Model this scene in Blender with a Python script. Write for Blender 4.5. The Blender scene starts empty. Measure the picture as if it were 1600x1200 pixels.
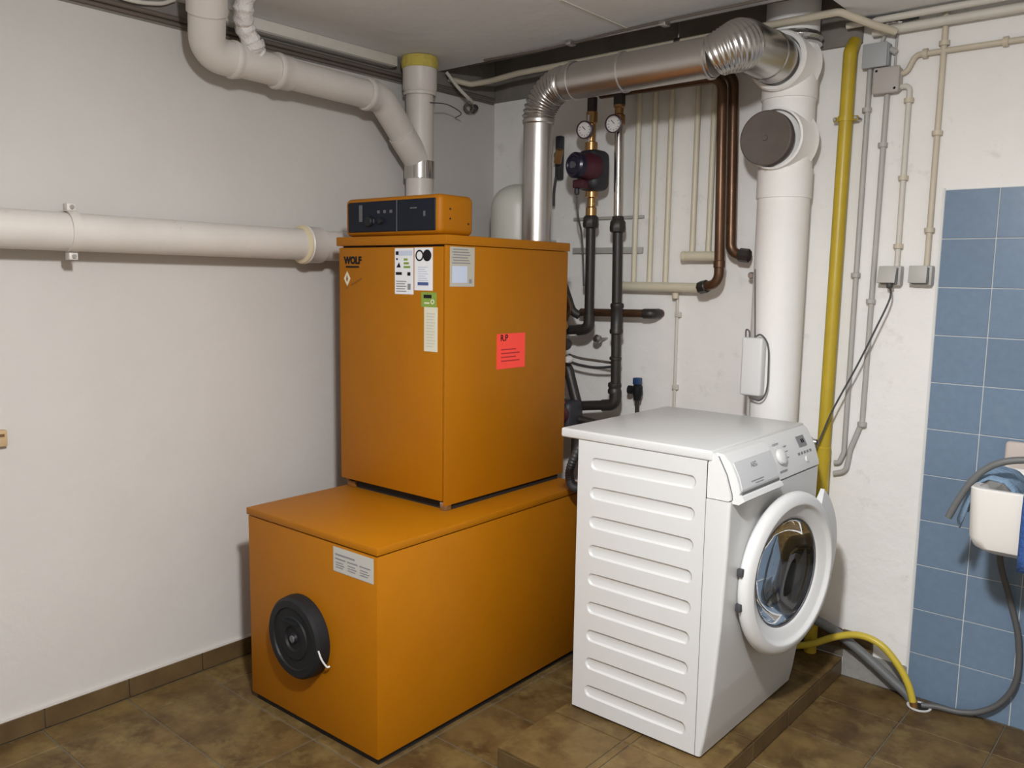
import bpy, bmesh, math, random
from mathutils import Vector, Matrix
random.seed(7)
sc = bpy.context.scene
C = sc.collection
PI = math.pi

# ------------------------------------------------------------------ camera, world, light, exposure
cam = bpy.data.cameras.new('camera')
camo = bpy.data.objects.new('camera', cam); C.objects.link(camo)
F_PX, YAW, PITCH, ROLL = 1317.4265, 0.7049624, 0.1247552, 0.0159935
cam.sensor_fit = 'HORIZONTAL'; cam.sensor_width = 36.0; cam.lens = 36.0*F_PX/1600.0
cam.clip_start = 0.02; cam.clip_end = 50
fw = Vector((-math.sin(YAW)*math.cos(PITCH), math.cos(YAW)*math.cos(PITCH), -math.sin(PITCH)))
rt = fw.cross(Vector((0, 0, 1))).normalized(); up = rt.cross(fw)
r2 = math.cos(ROLL)*rt + math.sin(ROLL)*up; u2 = -math.sin(ROLL)*rt + math.cos(ROLL)*up
camo.matrix_world = Matrix(((r2.x, u2.x, -fw.x, 2.5947), (r2.y, u2.y, -fw.y, 0.0), (r2.z, u2.z, -fw.z, 1.3567), (0, 0, 0, 1)))
sc.camera = camo

world = bpy.data.worlds.new('world'); sc.world = world; world.use_nodes = True
world.node_tree.nodes['Background'].inputs[0].default_value = (0.9, 0.92, 1.0, 1)
world.node_tree.nodes['Background'].inputs[1].default_value = 0.02

LAMP = (2.20, 0.50, 2.065)
la = bpy.data.lights.new('ceiling_lamp_light', 'AREA'); la.shape = 'DISK'; la.size = 0.15; la.energy = 33; la.color = (0.985, 0.99, 1.0)
lo = bpy.data.objects.new('ceiling_lamp_light', la); C.objects.link(lo); lo.location = (LAMP[0], LAMP[1], LAMP[2]-0.012)

lg = bpy.data.lights.new('ceiling_lamp_fill', 'POINT'); lg.energy = 39; lg.shadow_soft_size = 0.05; lg.color = (0.985, 0.99, 1.0)  # point fill added below the lamp to lift ceiling and upper walls
lgo = bpy.data.objects.new('ceiling_lamp_fill', lg); C.objects.link(lgo); lgo.location = (LAMP[0], LAMP[1], LAMP[2]-0.075)

vs = sc.view_settings
vs.view_transform = 'Standard'; vs.look = 'None'; vs.gamma = 1.0; vs.use_curve_mapping = False
vs.exposure = 0.74

# ------------------------------------------------------------------ materials
MATS = {}
def mat(name, col, rough=0.5, metal=0.0, var=None, bump=None, col2=None, spec=0.5, world_coord=True, rnd=0.0, coat=0.0, stain=None, trans=0.0, emit=0.0):
    """var=(scale, amount) two-tone noise mix towards col2; bump=(scale, strength); rnd = per-object brightness spread"""
    m = bpy.data.materials.new(name); m.use_nodes = True; nt = m.node_tree; N = nt.nodes; L = nt.links
    b = N['Principled BSDF']
    b.inputs['Base Color'].default_value = (*col, 1); b.inputs['Roughness'].default_value = rough; b.inputs['Metallic'].default_value = metal
    b.inputs['Specular IOR Level'].default_value = spec
    b.inputs['Coat Weight'].default_value = coat
    b.inputs['Transmission Weight'].default_value = trans
    if trans: b.inputs['IOR'].default_value = 1.33
    if emit: b.inputs['Emission Color'].default_value = (*col, 1); b.inputs['Emission Strength'].default_value = emit
    pos = None
    if var or bump or stain:
        if world_coord:
            g = N.new('ShaderNodeNewGeometry'); pos = g.outputs['Position']
        else:
            g = N.new('ShaderNodeTexCoord'); pos = g.outputs['Object']
    colout = None
    if var:
        n = N.new('ShaderNodeTexNoise'); n.inputs['Scale'].default_value = var[0]; n.inputs['Detail'].default_value = 6; n.inputs['Roughness'].default_value = 0.62
        L.new(pos, n.inputs['Vector'])
        rp = N.new('ShaderNodeValToRGB'); rp.color_ramp.elements[0].position = 0.5-0.5*var[1] if var[1] < 1 else 0.3; rp.color_ramp.elements[1].position = 0.5+0.5*var[1] if var[1] < 1 else 0.7
        c2 = col2 or tuple(c*0.8 for c in col)
        rp.color_ramp.elements[0].color = (*c2, 1); rp.color_ramp.elements[1].color = (*col, 1)
        L.new(n.outputs['Fac'], rp.inputs['Fac']); colout = rp.outputs['Color']
    if stain:   # (scale, lo, hi, colour)
        n = N.new('ShaderNodeTexNoise'); n.inputs['Scale'].default_value = stain[0]; n.inputs['Detail'].default_value = 9; n.inputs['Roughness'].default_value = 0.7
        mp = N.new('ShaderNodeMapping'); mp.inputs['Location'].default_value = (3.1, 7.7, 1.3); L.new(pos, mp.inputs['Vector']); L.new(mp.outputs['Vector'], n.inputs['Vector'])
        mr = N.new('ShaderNodeMapRange'); mr.inputs['From Min'].default_value = stain[1]; mr.inputs['From Max'].default_value = stain[2]
        L.new(n.outputs['Fac'], mr.inputs['Value'])
        mx = N.new('ShaderNodeMix'); mx.data_type = 'RGBA'
        L.new(mr.outputs['Result'], mx.inputs['Factor'])
        if colout: L.new(colout, mx.inputs[6])
        else: mx.inputs[6].default_value = (*col, 1)
        mx.inputs[7].default_value = (*stain[3], 1); colout = mx.outputs[2]
    if rnd:
        oi = N.new('ShaderNodeObjectInfo'); mr = N.new('ShaderNodeMapRange'); mr.inputs['To Min'].default_value = 1-rnd; mr.inputs['To Max'].default_value = 1+rnd
        L.new(oi.outputs['Random'], mr.inputs['Value'])
        hs = N.new('ShaderNodeHueSaturation'); L.new(mr.outputs['Result'], hs.inputs['Value'])
        if colout: L.new(colout, hs.inputs['Color'])
        else: hs.inputs['Color'].default_value = (*col, 1)
        colout = hs.outputs['Color']
    if colout: L.new(colout, b.inputs['Base Color'])
    if bump:
        n = N.new('ShaderNodeTexNoise'); n.inputs['Scale'].default_value = bump[0]; n.inputs['Detail'].default_value = 5
        L.new(pos, n.inputs['Vector'])
        bp = N.new('ShaderNodeBump'); bp.inputs['Strength'].default_value = bump[1]; bp.inputs['Distance'].default_value = 0.01
        L.new(n.outputs['Fac'], bp.inputs['Height']); L.new(bp.outputs['Normal'], b.inputs['Normal'])
    MATS[name] = m
    return m
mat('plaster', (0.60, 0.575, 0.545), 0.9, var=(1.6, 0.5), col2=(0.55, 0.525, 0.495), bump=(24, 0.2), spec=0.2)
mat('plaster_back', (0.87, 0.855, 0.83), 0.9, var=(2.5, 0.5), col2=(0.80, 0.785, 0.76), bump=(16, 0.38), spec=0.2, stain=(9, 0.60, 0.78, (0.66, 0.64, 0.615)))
mat('concrete', (0.80, 0.805, 0.81), 0.92, var=(3.5, 0.6), col2=(0.68, 0.685, 0.69), bump=(18, 0.2), spec=0.2)
mat('shade_beam', (0.27, 0.25, 0.225), 0.95, var=(9, 0.7), col2=(0.17, 0.155, 0.135), bump=(30, 0.4), spec=0.1)  # dark ledge tone, slot and duct shade put into the colour
mat('dark_soffit', (0.13, 0.125, 0.10), 0.95, var=(5, 0.6), col2=(0.085, 0.08, 0.065), spec=0.1)  # dark tone of the slot top and one ceiling joint
mat('floor_tile', (0.142, 0.088, 0.030), 0.5, var=(7, 0.28), col2=(0.066, 0.036, 0.012), stain=(11, 0.47, 0.64, (0.165, 0.112, 0.040)), bump=(60, 0.10), rnd=0.10, spec=0.3)
mat('skirting_tile', (0.135, 0.087, 0.036), 0.42, var=(9, 0.35), col2=(0.08, 0.048, 0.02), bump=(60, 0.1), rnd=0.12)
mat('grout_brown', (0.125, 0.105, 0.075), 0.95)
mat('grout_light', (0.62, 0.64, 0.63), 0.9)
mat('blue_tile', (0.170, 0.245, 0.345), 0.28, var=(45, 0.4), col2=(0.150, 0.217, 0.305), rnd=0.05, stain=(8, 0.6, 0.8, (0.19, 0.255, 0.315)))
mat('cement', (0.30, 0.29, 0.275), 0.95, var=(14, 0.5), bump=(40, 0.4))
mat('orange', (0.36, 0.128, 0.001), 0.5, var=(6, 0.5), col2=(0.335, 0.116, 0.001), bump=(150, 0.04), spec=0.22)
mat('orange_dark', (0.21, 0.075, 0.006), 0.6)
mat('black_gap', (0.012, 0.010, 0.009), 0.8)
mat('black_plastic', (0.012, 0.013, 0.015), 0.5, spec=0.25)
mat('navy_panel', (0.009, 0.012, 0.020), 0.55, spec=0.2)
mat('panel_line', (0.10, 0.10, 0.11), 0.5)
mat('white_pvc', (0.66, 0.62, 0.575), 0.42, var=(5, 0.5), col2=(0.59, 0.55, 0.505), stain=(18, 0.63, 0.75, (0.48, 0.43, 0.38)))
mat('white_wrap', (0.70, 0.67, 0.65), 0.6, bump=(55, 0.9))
mat('foam_yellow', (0.52, 0.42, 0.09), 0.9, bump=(60, 0.7))
mat('collar_cream', (0.62, 0.53, 0.36), 0.6)
mat('chrome', (0.62, 0.60, 0.57), 0.16, 1.0)
mat('galvanised', (0.54, 0.52, 0.50), 0.36, 1.0, bump=(30, 0.05))
mat('galvanised_rib', (0.54, 0.52, 0.50), 0.27, 1.0)
mat('chimney_white', (0.87, 0.855, 0.83), 0.65, var=(6, 0.5), col2=(0.82, 0.80, 0.775), bump=(14, 0.12), stain=(16, 0.66, 0.78, (0.55, 0.51, 0.47)))
mat('soot_cap', (0.125, 0.10, 0.088), 0.75, var=(18, 0.5), col2=(0.10, 0.08, 0.07))
mat('foil', (0.66, 0.66, 0.66), 0.3, 1.0, bump=(45, 1.0))
mat('cream_paint', (0.66, 0.61, 0.475), 0.4, var=(9, 0.5), col2=(0.58, 0.53, 0.40))
mat('cream_conduit', (0.60, 0.54, 0.42), 0.5, var=(9, 0.5), col2=(0.52, 0.46, 0.36))
mat('pale_conduit', (0.64, 0.615, 0.55), 0.5, var=(9, 0.5), col2=(0.56, 0.53, 0.47))
mat('grey_conduit', (0.42, 0.41, 0.385), 0.5)
mat('grey_box', (0.36, 0.375, 0.385), 0.55)
mat('beige_grey_box', (0.42, 0.385, 0.36), 0.55)
mat('switch_grey', (0.44, 0.43, 0.40), 0.5)
mat('copper_old', (0.15, 0.080, 0.042), 0.36, 0.6, var=(14, 0.5), col2=(0.095, 0.05, 0.028))
mat('brass', (0.45, 0.26, 0.11), 0.3, 0.9)
mat('black_iron', (0.040, 0.035, 0.032), 0.45, 0.2, var=(22, 0.6), col2=(0.026, 0.022, 0.02))
mat('pump_black', (0.028, 0.028, 0.034), 0.5)
mat('pump_maroon', (0.060, 0.012, 0.022), 0.45)
mat('pump_head', (0.014, 0.012, 0.030), 0.3)
mat('gauge_white', (0.72, 0.70, 0.69), 0.4)
mat('gauge_rim', (0.06, 0.035, 0.05), 0.4)
mat('red_plastic', (0.45, 0.03, 0.04), 0.45)
mat('blue_plastic', (0.018, 0.05, 0.14), 0.4)
mat('gas_yellow', (0.50, 0.36, 0.018), 0.4, var=(12, 0.5), col2=(0.42, 0.30, 0.02))
mat('hose_yellow', (0.56, 0.43, 0.045), 0.4)
mat('hose_grey', (0.13, 0.135, 0.135), 0.5)
mat('cable_dark', (0.055, 0.055, 0.055), 0.5)
mat('cable_grey', (0.10, 0.10, 0.10), 0.5)
mat('cable_brown', (0.13, 0.105, 0.085), 0.7)
mat('white_enamel', (0.62, 0.625, 0.62), 0.28, spec=0.5)
mat('white_plastic', (0.68, 0.685, 0.68), 0.35)
mat('panel_white', (0.58, 0.585, 0.59), 0.35)
mat('seam_dark', (0.16, 0.16, 0.16), 0.7)
mat('rubber', (0.05, 0.05, 0.055), 0.6)
mat('drum_steel', (0.07, 0.07, 0.08), 0.4, 0.6)
mat('door_glass', (0.13, 0.135, 0.145), 0.03, trans=1.0)
mat('ink', (0.015, 0.014, 0.016), 0.7, spec=0.1)
mat('ink_grey', (0.22, 0.22, 0.23), 0.6)
mat('ink_blue', (0.06, 0.09, 0.25), 0.6)
mat('paper_white', (0.72, 0.73, 0.75), 0.6)
mat('paper_bluish', (0.50, 0.56, 0.68), 0.6)
mat('paper_cream', (0.62, 0.60, 0.48), 0.6)
mat('paper_grey', (0.46, 0.45, 0.42), 0.5)
mat('paper_greygreen', (0.42, 0.40, 0.33), 0.6)
mat('sticker_green', (0.20, 0.31, 0.045), 0.5)
mat('sticker_red', (0.98, 0.070, 0.045), 0.5)
mat('ink_red', (0.42, 0.02, 0.025), 0.6)
mat('porcelain', (0.76, 0.74, 0.70), 0.15, spec=0.6)
mat('porcelain_warm', (0.60, 0.52, 0.47), 0.3)
mat('towel_blue', (0.035, 0.095, 0.30), 0.95, bump=(120, 0.6))
mat('cloth_blue', (0.20, 0.30, 0.42), 0.95, bump=(90, 0.6))
mat('wood_beige', (0.50, 0.36, 0.20), 0.6)
mat('wood_dark', (0.16, 0.08, 0.03), 0.7)
mat('lamp_housing', (0.7, 0.7, 0.7), 0.4)
mat('lamp_glow', (1.0, 0.945, 0.88), 0.4, emit=6.0)
mat('tank_white', (0.60, 0.60, 0.54), 0.4)
mat('black_rubber_hose', (0.035, 0.037, 0.04), 0.5)

# ------------------------------------------------------------------ mesh helpers
def bm_new(): return bmesh.new()
def box(bm, x0, x1, y0, y1, z0, z1, bev=0.0, seg=2, rot=None):
    r = bmesh.ops.create_cube(bm, size=1.0)
    vs_ = r['verts']
    M = Matrix.Translation(((x0+x1)/2, (y0+y1)/2, (z0+z1)/2)) @ (rot or Matrix()) @ Matrix.Diagonal((x1-x0, y1-y0, z1-z0, 1))
    bmesh.ops.transform(bm, matrix=M, verts=vs_)
    if bev:
        es = list({e for v in vs_ for e in v.link_edges})
        bmesh.ops.bevel(bm, geom=es, offset=bev, segments=seg, profile=0.5, affect='EDGES', clamp_overlap=True)
    return bm
def fillet(pts, rad, k=6):
    P = [Vector(p) for p in pts]; out = [P[0]]
    for i in range(1, len(P)-1):
        a, b, c = P[i-1], P[i], P[i+1]
        d1 = (a-b); d2 = (c-b); l1 = d1.length; l2 = d2.length; d1.normalize(); d2.normalize()
        r = rad[i-1] if isinstance(rad, (list, tuple)) else rad
        ang = d1.angle(d2); 
        if ang > PI-0.02 or r <= 0: out.append(b); continue
        t = min(r/math.tan(ang/2), l1*0.49, l2*0.49); rr = t*math.tan(ang/2)
        bis = (d1+d2).normalized(); cen = b + bis*(rr/math.sin(ang/2))
        s = b+d1*t-cen; e = b+d2*t-cen
        tot = s.angle(e); ax = s.cross(e).normalized()
        for j in range(k+1):
            out.append(cen + Matrix.Rotation(tot*j/k, 3, ax) @ s)
    out.append(P[-1]); return out
def smoothpath(pts, k=8):
    """Catmull-Rom through the points"""
    P = [Vector(p) for p in pts]; P = [P[0]*2-P[1]] + P + [P[-1]*2-P[-2]]; out = []
    for i in range(1, len(P)-2):
        p0, p1, p2, p3 = P[i-1:i+3]
        for j in range(k):
            t = j/k
            out.append(0.5*((2*p1)+(p2-p0)*t+(2*p0-5*p1+4*p2-p3)*t*t+(3*p1-p0-3*p2+p3)*t**3))
    out.append(P[-2]); return out
def tube(bm, pts, r, n=14, cap=True):
    P = [Vector(p) for p in pts]
    Q = [P[0]]
    for p in P[1:]:
        if (p-Q[-1]).length > 1e-5: Q.append(p)
    P = Q; m = len(P)
    T = []
    for i in range(m):
        t = (P[min(i+1, m-1)]-P[max(i-1, 0)]).normalized(); T.append(t)
    u = T[0].orthogonal().normalized(); rings = []
    for i in range(m):
        if i:
            q = T[i-1].rotation_difference(T[i]); u = q @ u
            u = (u - T[i]*u.dot(T[i])).normalized()
        w = T[i].cross(u)
        rr = r[i] if isinstance(r, (list, tuple)) else r
        rings.append([bm.verts.new(P[i] + (u*math.cos(2*PI*j/n)+w*math.sin(2*PI*j/n))*rr) for j in range(n)])
    for i in range(m-1):
        for j in range(n):
            bm.faces.new((rings[i][j], rings[i][(j+1) % n], rings[i+1][(j+1) % n], rings[i+1][j]))
    if cap:
        bm.faces.new(list(reversed(rings[0]))); bm.faces.new(rings[-1])
    return bm
def lathe(bm, prof, o, ax, n=32, closed=False, a0=0.0, a1=2*PI, ref=None):
    """prof = [(radius, height along ax)]"""
    o = Vector(o); ax = Vector(ax).normalized(); u = Vector(ref).normalized() if ref else ax.orthogonal().normalized(); w = ax.cross(u)
    full = abs(a1-a0-2*PI) < 1e-6; cnt = n if full else n+1
    rings = []
    for r, h in prof:
        if r < 1e-6: rings.append([bm.verts.new(o+ax*h)]); continue
        rings.append([bm.verts.new(o+ax*h+(u*math.cos(a0+(a1-a0)*j/n)+w*math.sin(a0+(a1-a0)*j/n))*r) for j in range(cnt)])
    K = len(rings); rng = range(K) if closed else range(K-1)
    for i in rng:
        A, B = rings[i], rings[(i+1) % K]
        for j in range(n):
            j2 = (j+1) % cnt
            if len(A) == 1 and len(B) == 1: continue
            if len(A) == 1: bm.faces.new((A[0], B[j], B[j2]))
            elif len(B) == 1: bm.faces.new((A[j], B[0], A[j2]))
            else: bm.faces.new((A[j], B[j], B[j2], A[j2]))
    if not full and closed:
        bm.faces.new([r[0] for r in rings if len(r) > 1]); bm.faces.new([r[-1] for r in reversed(rings) if len(r) > 1])
    return bm
def cyl(bm, a, b, r, n=20, bev=0.0):
    a = Vector(a); b = Vector(b); L = (b-a).length
    if bev: pr = [(0, 0), (r-bev, 0), (r, bev), (r, L-bev), (r-bev, L), (0, L)]
    else: pr = [(0, 0), (r, 0), (r, L), (0, L)]
    return lathe(bm, pr, a, b-a, n)
def prism(bm, poly, lo_, hi, axis):
    """extrude polygon (2-D) along axis 0/1/2"""
    def P(u, v, t):
        return {0: (t, u, v), 1: (u, t, v), 2: (u, v, t)}[axis]
    A = [bm.verts.new(P(u, v, lo_)) for u, v in poly]; B = [bm.verts.new(P(u, v, hi)) for u, v in poly]
    n = len(poly)
    for i in range(n): bm.faces.new((A[i], A[(i+1) % n], B[(i+1) % n], B[i]))
    bm.faces.new(list(reversed(A))); bm.faces.new(B)
    return bm

def pieces(name, items, y0, y1, m, parent):
    for (xa, xb, za, zb) in items: obj(name, box(bmesh.new(), xa, xb, y0, y1, za, zb), m, parent, True)
def wmat(o):
    M = Matrix()
    while o: M = o.matrix_basis @ M; o = o.parent
    return M
def obj(name, bm, m, parent=None, local=False, angle=35):
    bmesh.ops.recalc_face_normals(bm, faces=bm.faces)
    me = bpy.data.meshes.new(name); bm.to_mesh(me); bm.free()
    for p_ in me.polygons: p_.use_smooth = True
    me.set_sharp_from_angle(angle=math.radians(angle))
    me.materials.append(MATS[m])
    o = bpy.data.objects.new(name, me); C.objects.link(o)
    if parent:
        o.parent = parent
        if not local: me.transform(wmat(parent).inverted())
    return o
def tag(o, label, cat, group=None):
    o['label'] = label; o['category'] = cat
    if group: o['group'] = group
    return o
def thing(name, label, cat, loc=(0, 0, 0), rz=0.0, group=None):
    o = bpy.data.objects.new(name, None); C.objects.link(o); o.empty_display_size = 0.1
    o.location = loc; o.rotation_euler = (0, 0, rz)
    return tag(o, label, cat, group)
def structure(o): o['kind'] = 'structure'; return o
def dupe(src, name, parent, off):
    c = src.copy(); c.name = name; C.objects.link(c); c.parent = parent; c.location = off; return c
def text(name, s, size, M, m, parent, thick=0.0004, sx=1.0, bold=0.015):
    cu = bpy.data.curves.new(name, 'FONT'); cu.body = s; cu.size = size; cu.extrude = thick; cu.align_x = 'CENTER'; cu.align_y = 'CENTER'; cu.offset = size*bold
    t = bpy.data.objects.new(name, cu); C.objects.link(t)
    me = bpy.data.meshes.new_from_object(t.evaluated_get(bpy.context.evaluated_depsgraph_get()))
    bpy.data.objects.remove(t); bpy.data.curves.remove(cu)
    me.transform(M @ Matrix.Diagonal((sx, 1, 1, 1))); me.materials.clear(); me.materials.append(MATS[m])
    o = bpy.data.objects.new(name, me); C.objects.link(o); o.parent = parent
    return o

# ------------------------------------------------------------------ room shell
RX, RY0, RY1, RH = 3.70, -1.45, 2.90, 2.195
floor = structure(obj('floor', box(bm_new(), 0, RX, RY0, RY1, -0.15, -0.0028), 'grout_brown'))
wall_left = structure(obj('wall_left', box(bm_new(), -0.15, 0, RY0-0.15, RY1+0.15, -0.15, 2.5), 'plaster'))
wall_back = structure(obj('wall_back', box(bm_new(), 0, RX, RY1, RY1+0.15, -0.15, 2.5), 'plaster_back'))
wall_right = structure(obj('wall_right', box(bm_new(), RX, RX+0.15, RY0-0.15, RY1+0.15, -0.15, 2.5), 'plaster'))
wall_front = structure(obj('wall_front', box(bm_new(), 0, RX, RY0-0.15, RY0, -0.15, 2.5), 'plaster'))
SLOTY, SLOTX = 2.53, 1.60
b = bm_new(); box(b, 0, RX, RY0, SLOTY, RH, 2.5); box(b, SLOTX, RX, SLOTY, RY1, RH, 2.5)
ceiling = structure(obj('ceiling', b, 'concrete'))
obj('soffit', box(bm_new(), 0, SLOTX, SLOTY, RY1, 2.36, 2.5), 'dark_soffit', ceiling)
obj('joint_strip', box(bm_new(), 0.955, 0.963, 2.12, 2.50, RH-0.0025, RH+0.001), 'pale_conduit', ceiling)
obj('joint_strip', box(bm_new(), 1.50, 1.506, 2.05, 2.525, RH-0.002, RH+0.001), 'dark_soffit', ceiling)

obj('shade_beam', box(bm_new(), 0.013, 1.60, 2.886, 2.9005, 2.128, 2.36, 0.003, 1), 'shade_beam', wall_back)  # ledge along the wall top, its dark colour stands in for shade
obj('shade_beam', box(bm_new(), -0.0005, 0.012, 2.40, 2.8995, 2.128, 2.36, 0.003, 1), 'shade_beam', wall_left)
obj('dark_strip', box(bm_new(), -0.0005, 0.003, RY0, 2.395, 2.112, RH-0.0005), 'shade_beam', wall_left)  # thin wall-top strip in the same dark colour as the ledge
# floor tiles (pitch 0.254)
PIT, TS = 0.254, 0.2495
tile_src = None
xs = [1.92+PIT*k for k in range(-8, 8)]; ys = [2.68+PIT*k for k in range(-17, 1)]
PX0, PX1, PY0, PH = 1.150, 1.668, 1.661, 0.065
for x in xs:
    for y in ys:
        x0, x1, y0, y1 = max(x, 0.012), min(x+PIT, RX), max(y, RY0), min(y+PIT, RY1-0.01)
        if x1-x0 < 0.02 or y1-y0 < 0.02: continue
        if x0 > PX0-0.02 and x1 < PX1+0.02 and y0 > PY0-0.02: continue
        full = (x1-x0 > PIT-1e-4) and (y1-y0 > PIT-1e-4)
        g = (PIT-TS)/2
        if full and tile_src:
            dupe(tile_src, 'floor_tile', floor, (x0, y0, 0)); continue
        t = obj('floor_tile', box(bm_new(), g, x1-x0-g, g, y1-y0-g, -0.008, 0.0, 0.0016, 1), 'floor_tile', floor, local=True)
        t.location = (x0, y0, 0)
        if full: tile_src = t
# skirting tiles, left wall
bl = structure(obj('baseboard_left', box(bm_new(), 0, 0.006, RY0, RY1, 0, 0.058), 'grout_brown'))
y = 1.165-PIT*10; src = None
while y < RY1-0.01:
    if y+PIT <= RY1:
        if src: dupe(src, 'skirting_tile', bl, (0, y, 0))
        else:
            src = obj('skirting_tile', box(bm_new(), 0.001, 0.013, 0.0015, PIT-0.0015, 0.001, 0.0625, 0.0015, 1), 'skirting_tile', bl, local=True); src.location = (0, y, 0)
    y += PIT
obj('wall_filler', box(bm_new(), 0.0, 0.010, RY0, RY1, 0.0625, 0.068), 'plaster', bl)
# skirting, back wall (up on plinth level; broken off before the tiled wall)
bb = structure(obj('baseboard_back', box(bm_new(), 1.15, 1.765, 2.894, RY1, 0.066, 0.160), 'grout_brown'))
for i, (xa, xb) in enumerate(((1.155, 1.405), (1.409, 1.660), (1.664, 1.765))):
    obj('skirting_tile', box(bm_new(), xa, xb, 2.886, 2.897, 0.098, 0.165, 0.0015, 1), 'skirting_tile', bb)
obj('bare_cement', box(bm_new(), 1.668, 1.878, 2.893, RY1, 0, 0.094), 'cement', bb)

# tiled plinth under the washing machine
pl = thing('tiled_plinth', 'low brown tiled plinth carrying the washing machine', 'plinth', ((PX0+PX1)/2, 2.2, 0))
obj('core', box(bm_new(), PX0+0.004, PX1-0.004, PY0+0.004, 2.899, -0.0028, PH-0.004), 'grout_brown', pl)
cols = ((PX0, 1.392), (1.396, 1.418), (1.422, PX1)); rows = [(PY0, 1.916), (1.920, 2.170), (2.174, 2.424), (2.428, 2.678), (2.682, 2.885)]
for xa, xb in cols:
    for ya, yb in rows:
        obj('plinth_tile', box(bm_new(), xa, xb, ya, yb, PH-0.009, PH, 0.0014, 1), 'floor_tile', pl)
for ya, yb in rows:
    obj('edge_tile', box(bm_new(), PX1-0.005, PX1+0.001, ya, yb, 0.0005, PH-0.0095, 0.001, 1), 'skirting_tile', pl)
for xa, xb in ((PX0, 1.40), (1.404, PX1-0.006)):
    obj('edge_tile', box(bm_new(), xa, xb, PY0-0.001, PY0+0.005, 0.0005, PH-0.0095, 0.001, 1), 'skirting_tile', pl)

# blue wall tiles
gx0 = 1.881; tp = 0.1505; th = 0.1499
obj('tile_grout', box(bm_new(), gx0-0.001, 3.535, 2.8965, 2.9005, 0, 1.650), 'grout_light', wall_back)
obj('tile_edge_trim', box(bm_new(), gx0-0.007, gx0-0.0005, 2.8935, 2.9005, 0, 1.655), 'white_plastic', wall_back)
src = None
for i in range(11):
    for j in range(11):
        x = gx0+i*tp; z = 1.649-(j+1)*th
        if src: dupe(src, 'wall_tile', wall_back, (x, 0, z))
        else:
            src = obj('wall_tile', box(bm_new(), 0.0015, tp-0.0015, 2.8935, 2.8985, 0.0015, th-0.0015, 0.0009, 1), 'blue_tile', wall_back, local=True); src.location = (x, 0, z)

# ------------------------------------------------------------------ ceiling lamp (above the frame)
lp = thing('ceiling_lamp', 'small round lamp hanging on a short stem from the ceiling, above the picture', 'lamp', (LAMP[0], LAMP[1], RH))
obj('stem', cyl(bm_new(), (LAMP[0], LAMP[1], LAMP[2]+0.03), (LAMP[0], LAMP[1], RH), 0.012, 14), 'lamp_housing', lp)
obj('housing', lathe(bm_new(), [(0, 0.045), (0.03, 0.043), (0.075, 0.025), (0.088, 0.0), (0.084, -0.004), (0, -0.004)], LAMP, (0, 0, 1), 32), 'lamp_housing', lp)
obj('diffuser', lathe(bm_new(), [(0.080, -0.004), (0.078, -0.008), (0.06, -0.010), (0, -0.0105)], LAMP, (0, 0, 1), 32), 'lamp_glow', lp)

# ------------------------------------------------------------------ lower orange cabinet (storage tank)
def quad_plate(name, x0, x1, z0, z1, m, parent, y=-0.0012, t=0.0012):
    return obj(name, box(bm_new(), x0, x1, y, y+t, z0, z1), m, parent, local=True)
tk = thing('storage_tank_cabinet', 'low orange sheet-metal cabinet on the floor with a round black cover', 'boiler cabinet', (0.906, 1.438, 0), math.radians(1.05))
W, D, Ht = 0.604, 0.99, 0.632
b = bm_new(); box(b, -W+0.012, -0.012, 0.012, D-0.012, 0.0, 0.03); obj('base', b, 'black_gap', tk, True)
obj('front_panel', box(bm_new(), -W, -0.0015, 0.0, 0.02, 0.023, Ht-0.0255, 0.0025), 'orange', tk, True)
obj('side_panel', box(bm_new(), -0.022, 0.0, 0.0015, D, 0.023, Ht-0.0255, 0.0025), 'orange', tk, True)
obj('side_panel', box(bm_new(), -W, -W+0.02, 0.021, D, 0.023, Ht-0.0255, 0.0025), 'orange', tk, True)
obj('rear_panel', box(bm_new(), -W+0.02, -0.022, D-0.02, D, 0.023, Ht-0.0255, 0.002), 'orange', tk, True)
obj('inner_frame', box(bm_new(), -W+0.012, -0.012, 0.012, D-0.012, Ht-0.03, Ht-0.02), 'black_gap', tk, True)
obj('lid', box(bm_new(), -W-0.004, 0.004, -0.004, D+0.002, Ht-0.0225, Ht, 0.003), 'orange', tk, True)
cx, cz = -0.328, 0.294
cv = obj('inspection_cover', lathe(bm_new(), [(0.124, 0), (0.125, 0.010), (0.122, 0.034), (0.114, 0.042), (0.094, 0.042), (0.091, 0.037), (0.066, 0.036), (0.063, 0.040), (0.038, 0.040), (0.034, 0.034), (0.016, 0.034), (0.013, 0.041), (0, 0.041)], (cx, -0.0005, cz), (0, -1, 0), 48), 'black_plastic', tk, True)
obj('center_button', lathe(bm_new(), [(0.011, 0.041), (0.010, 0.044), (0, 0.045)], (cx, 0, cz), (0, -1, 0), 20), 'panel_line', cv, True)
b = bm_new(); box(b, cx-0.03, cx+0.03, -0.0475, -0.040, cz+0.048, cz+0.056); obj('grip_rib', b, 'black_plastic', cv, True)
b = bm_new(); tube(b, smoothpath([(cx+0.118, -0.038, cz-0.002), (cx+0.122, -0.030, cz-0.03), (cx+0.127, -0.016, cz-0.055), (cx+0.130, -0.008, cz-0.056)]), 0.0028, 8); obj('wire_clip', b, 'white_plastic', cv, True)
rp_ = quad_plate('rating_plate', -0.192, -0.025, 0.515, 0.583, 'paper_grey', tk)
b = bm_new(); box(b, -0.184, -0.10, -0.0018, -0.001, 0.562, 0.567); 
for i in range(3): box(b, -0.184+0.052*i, -0.140+0.052*i, -0.0018, -0.001, 0.550, 0.554)
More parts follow.
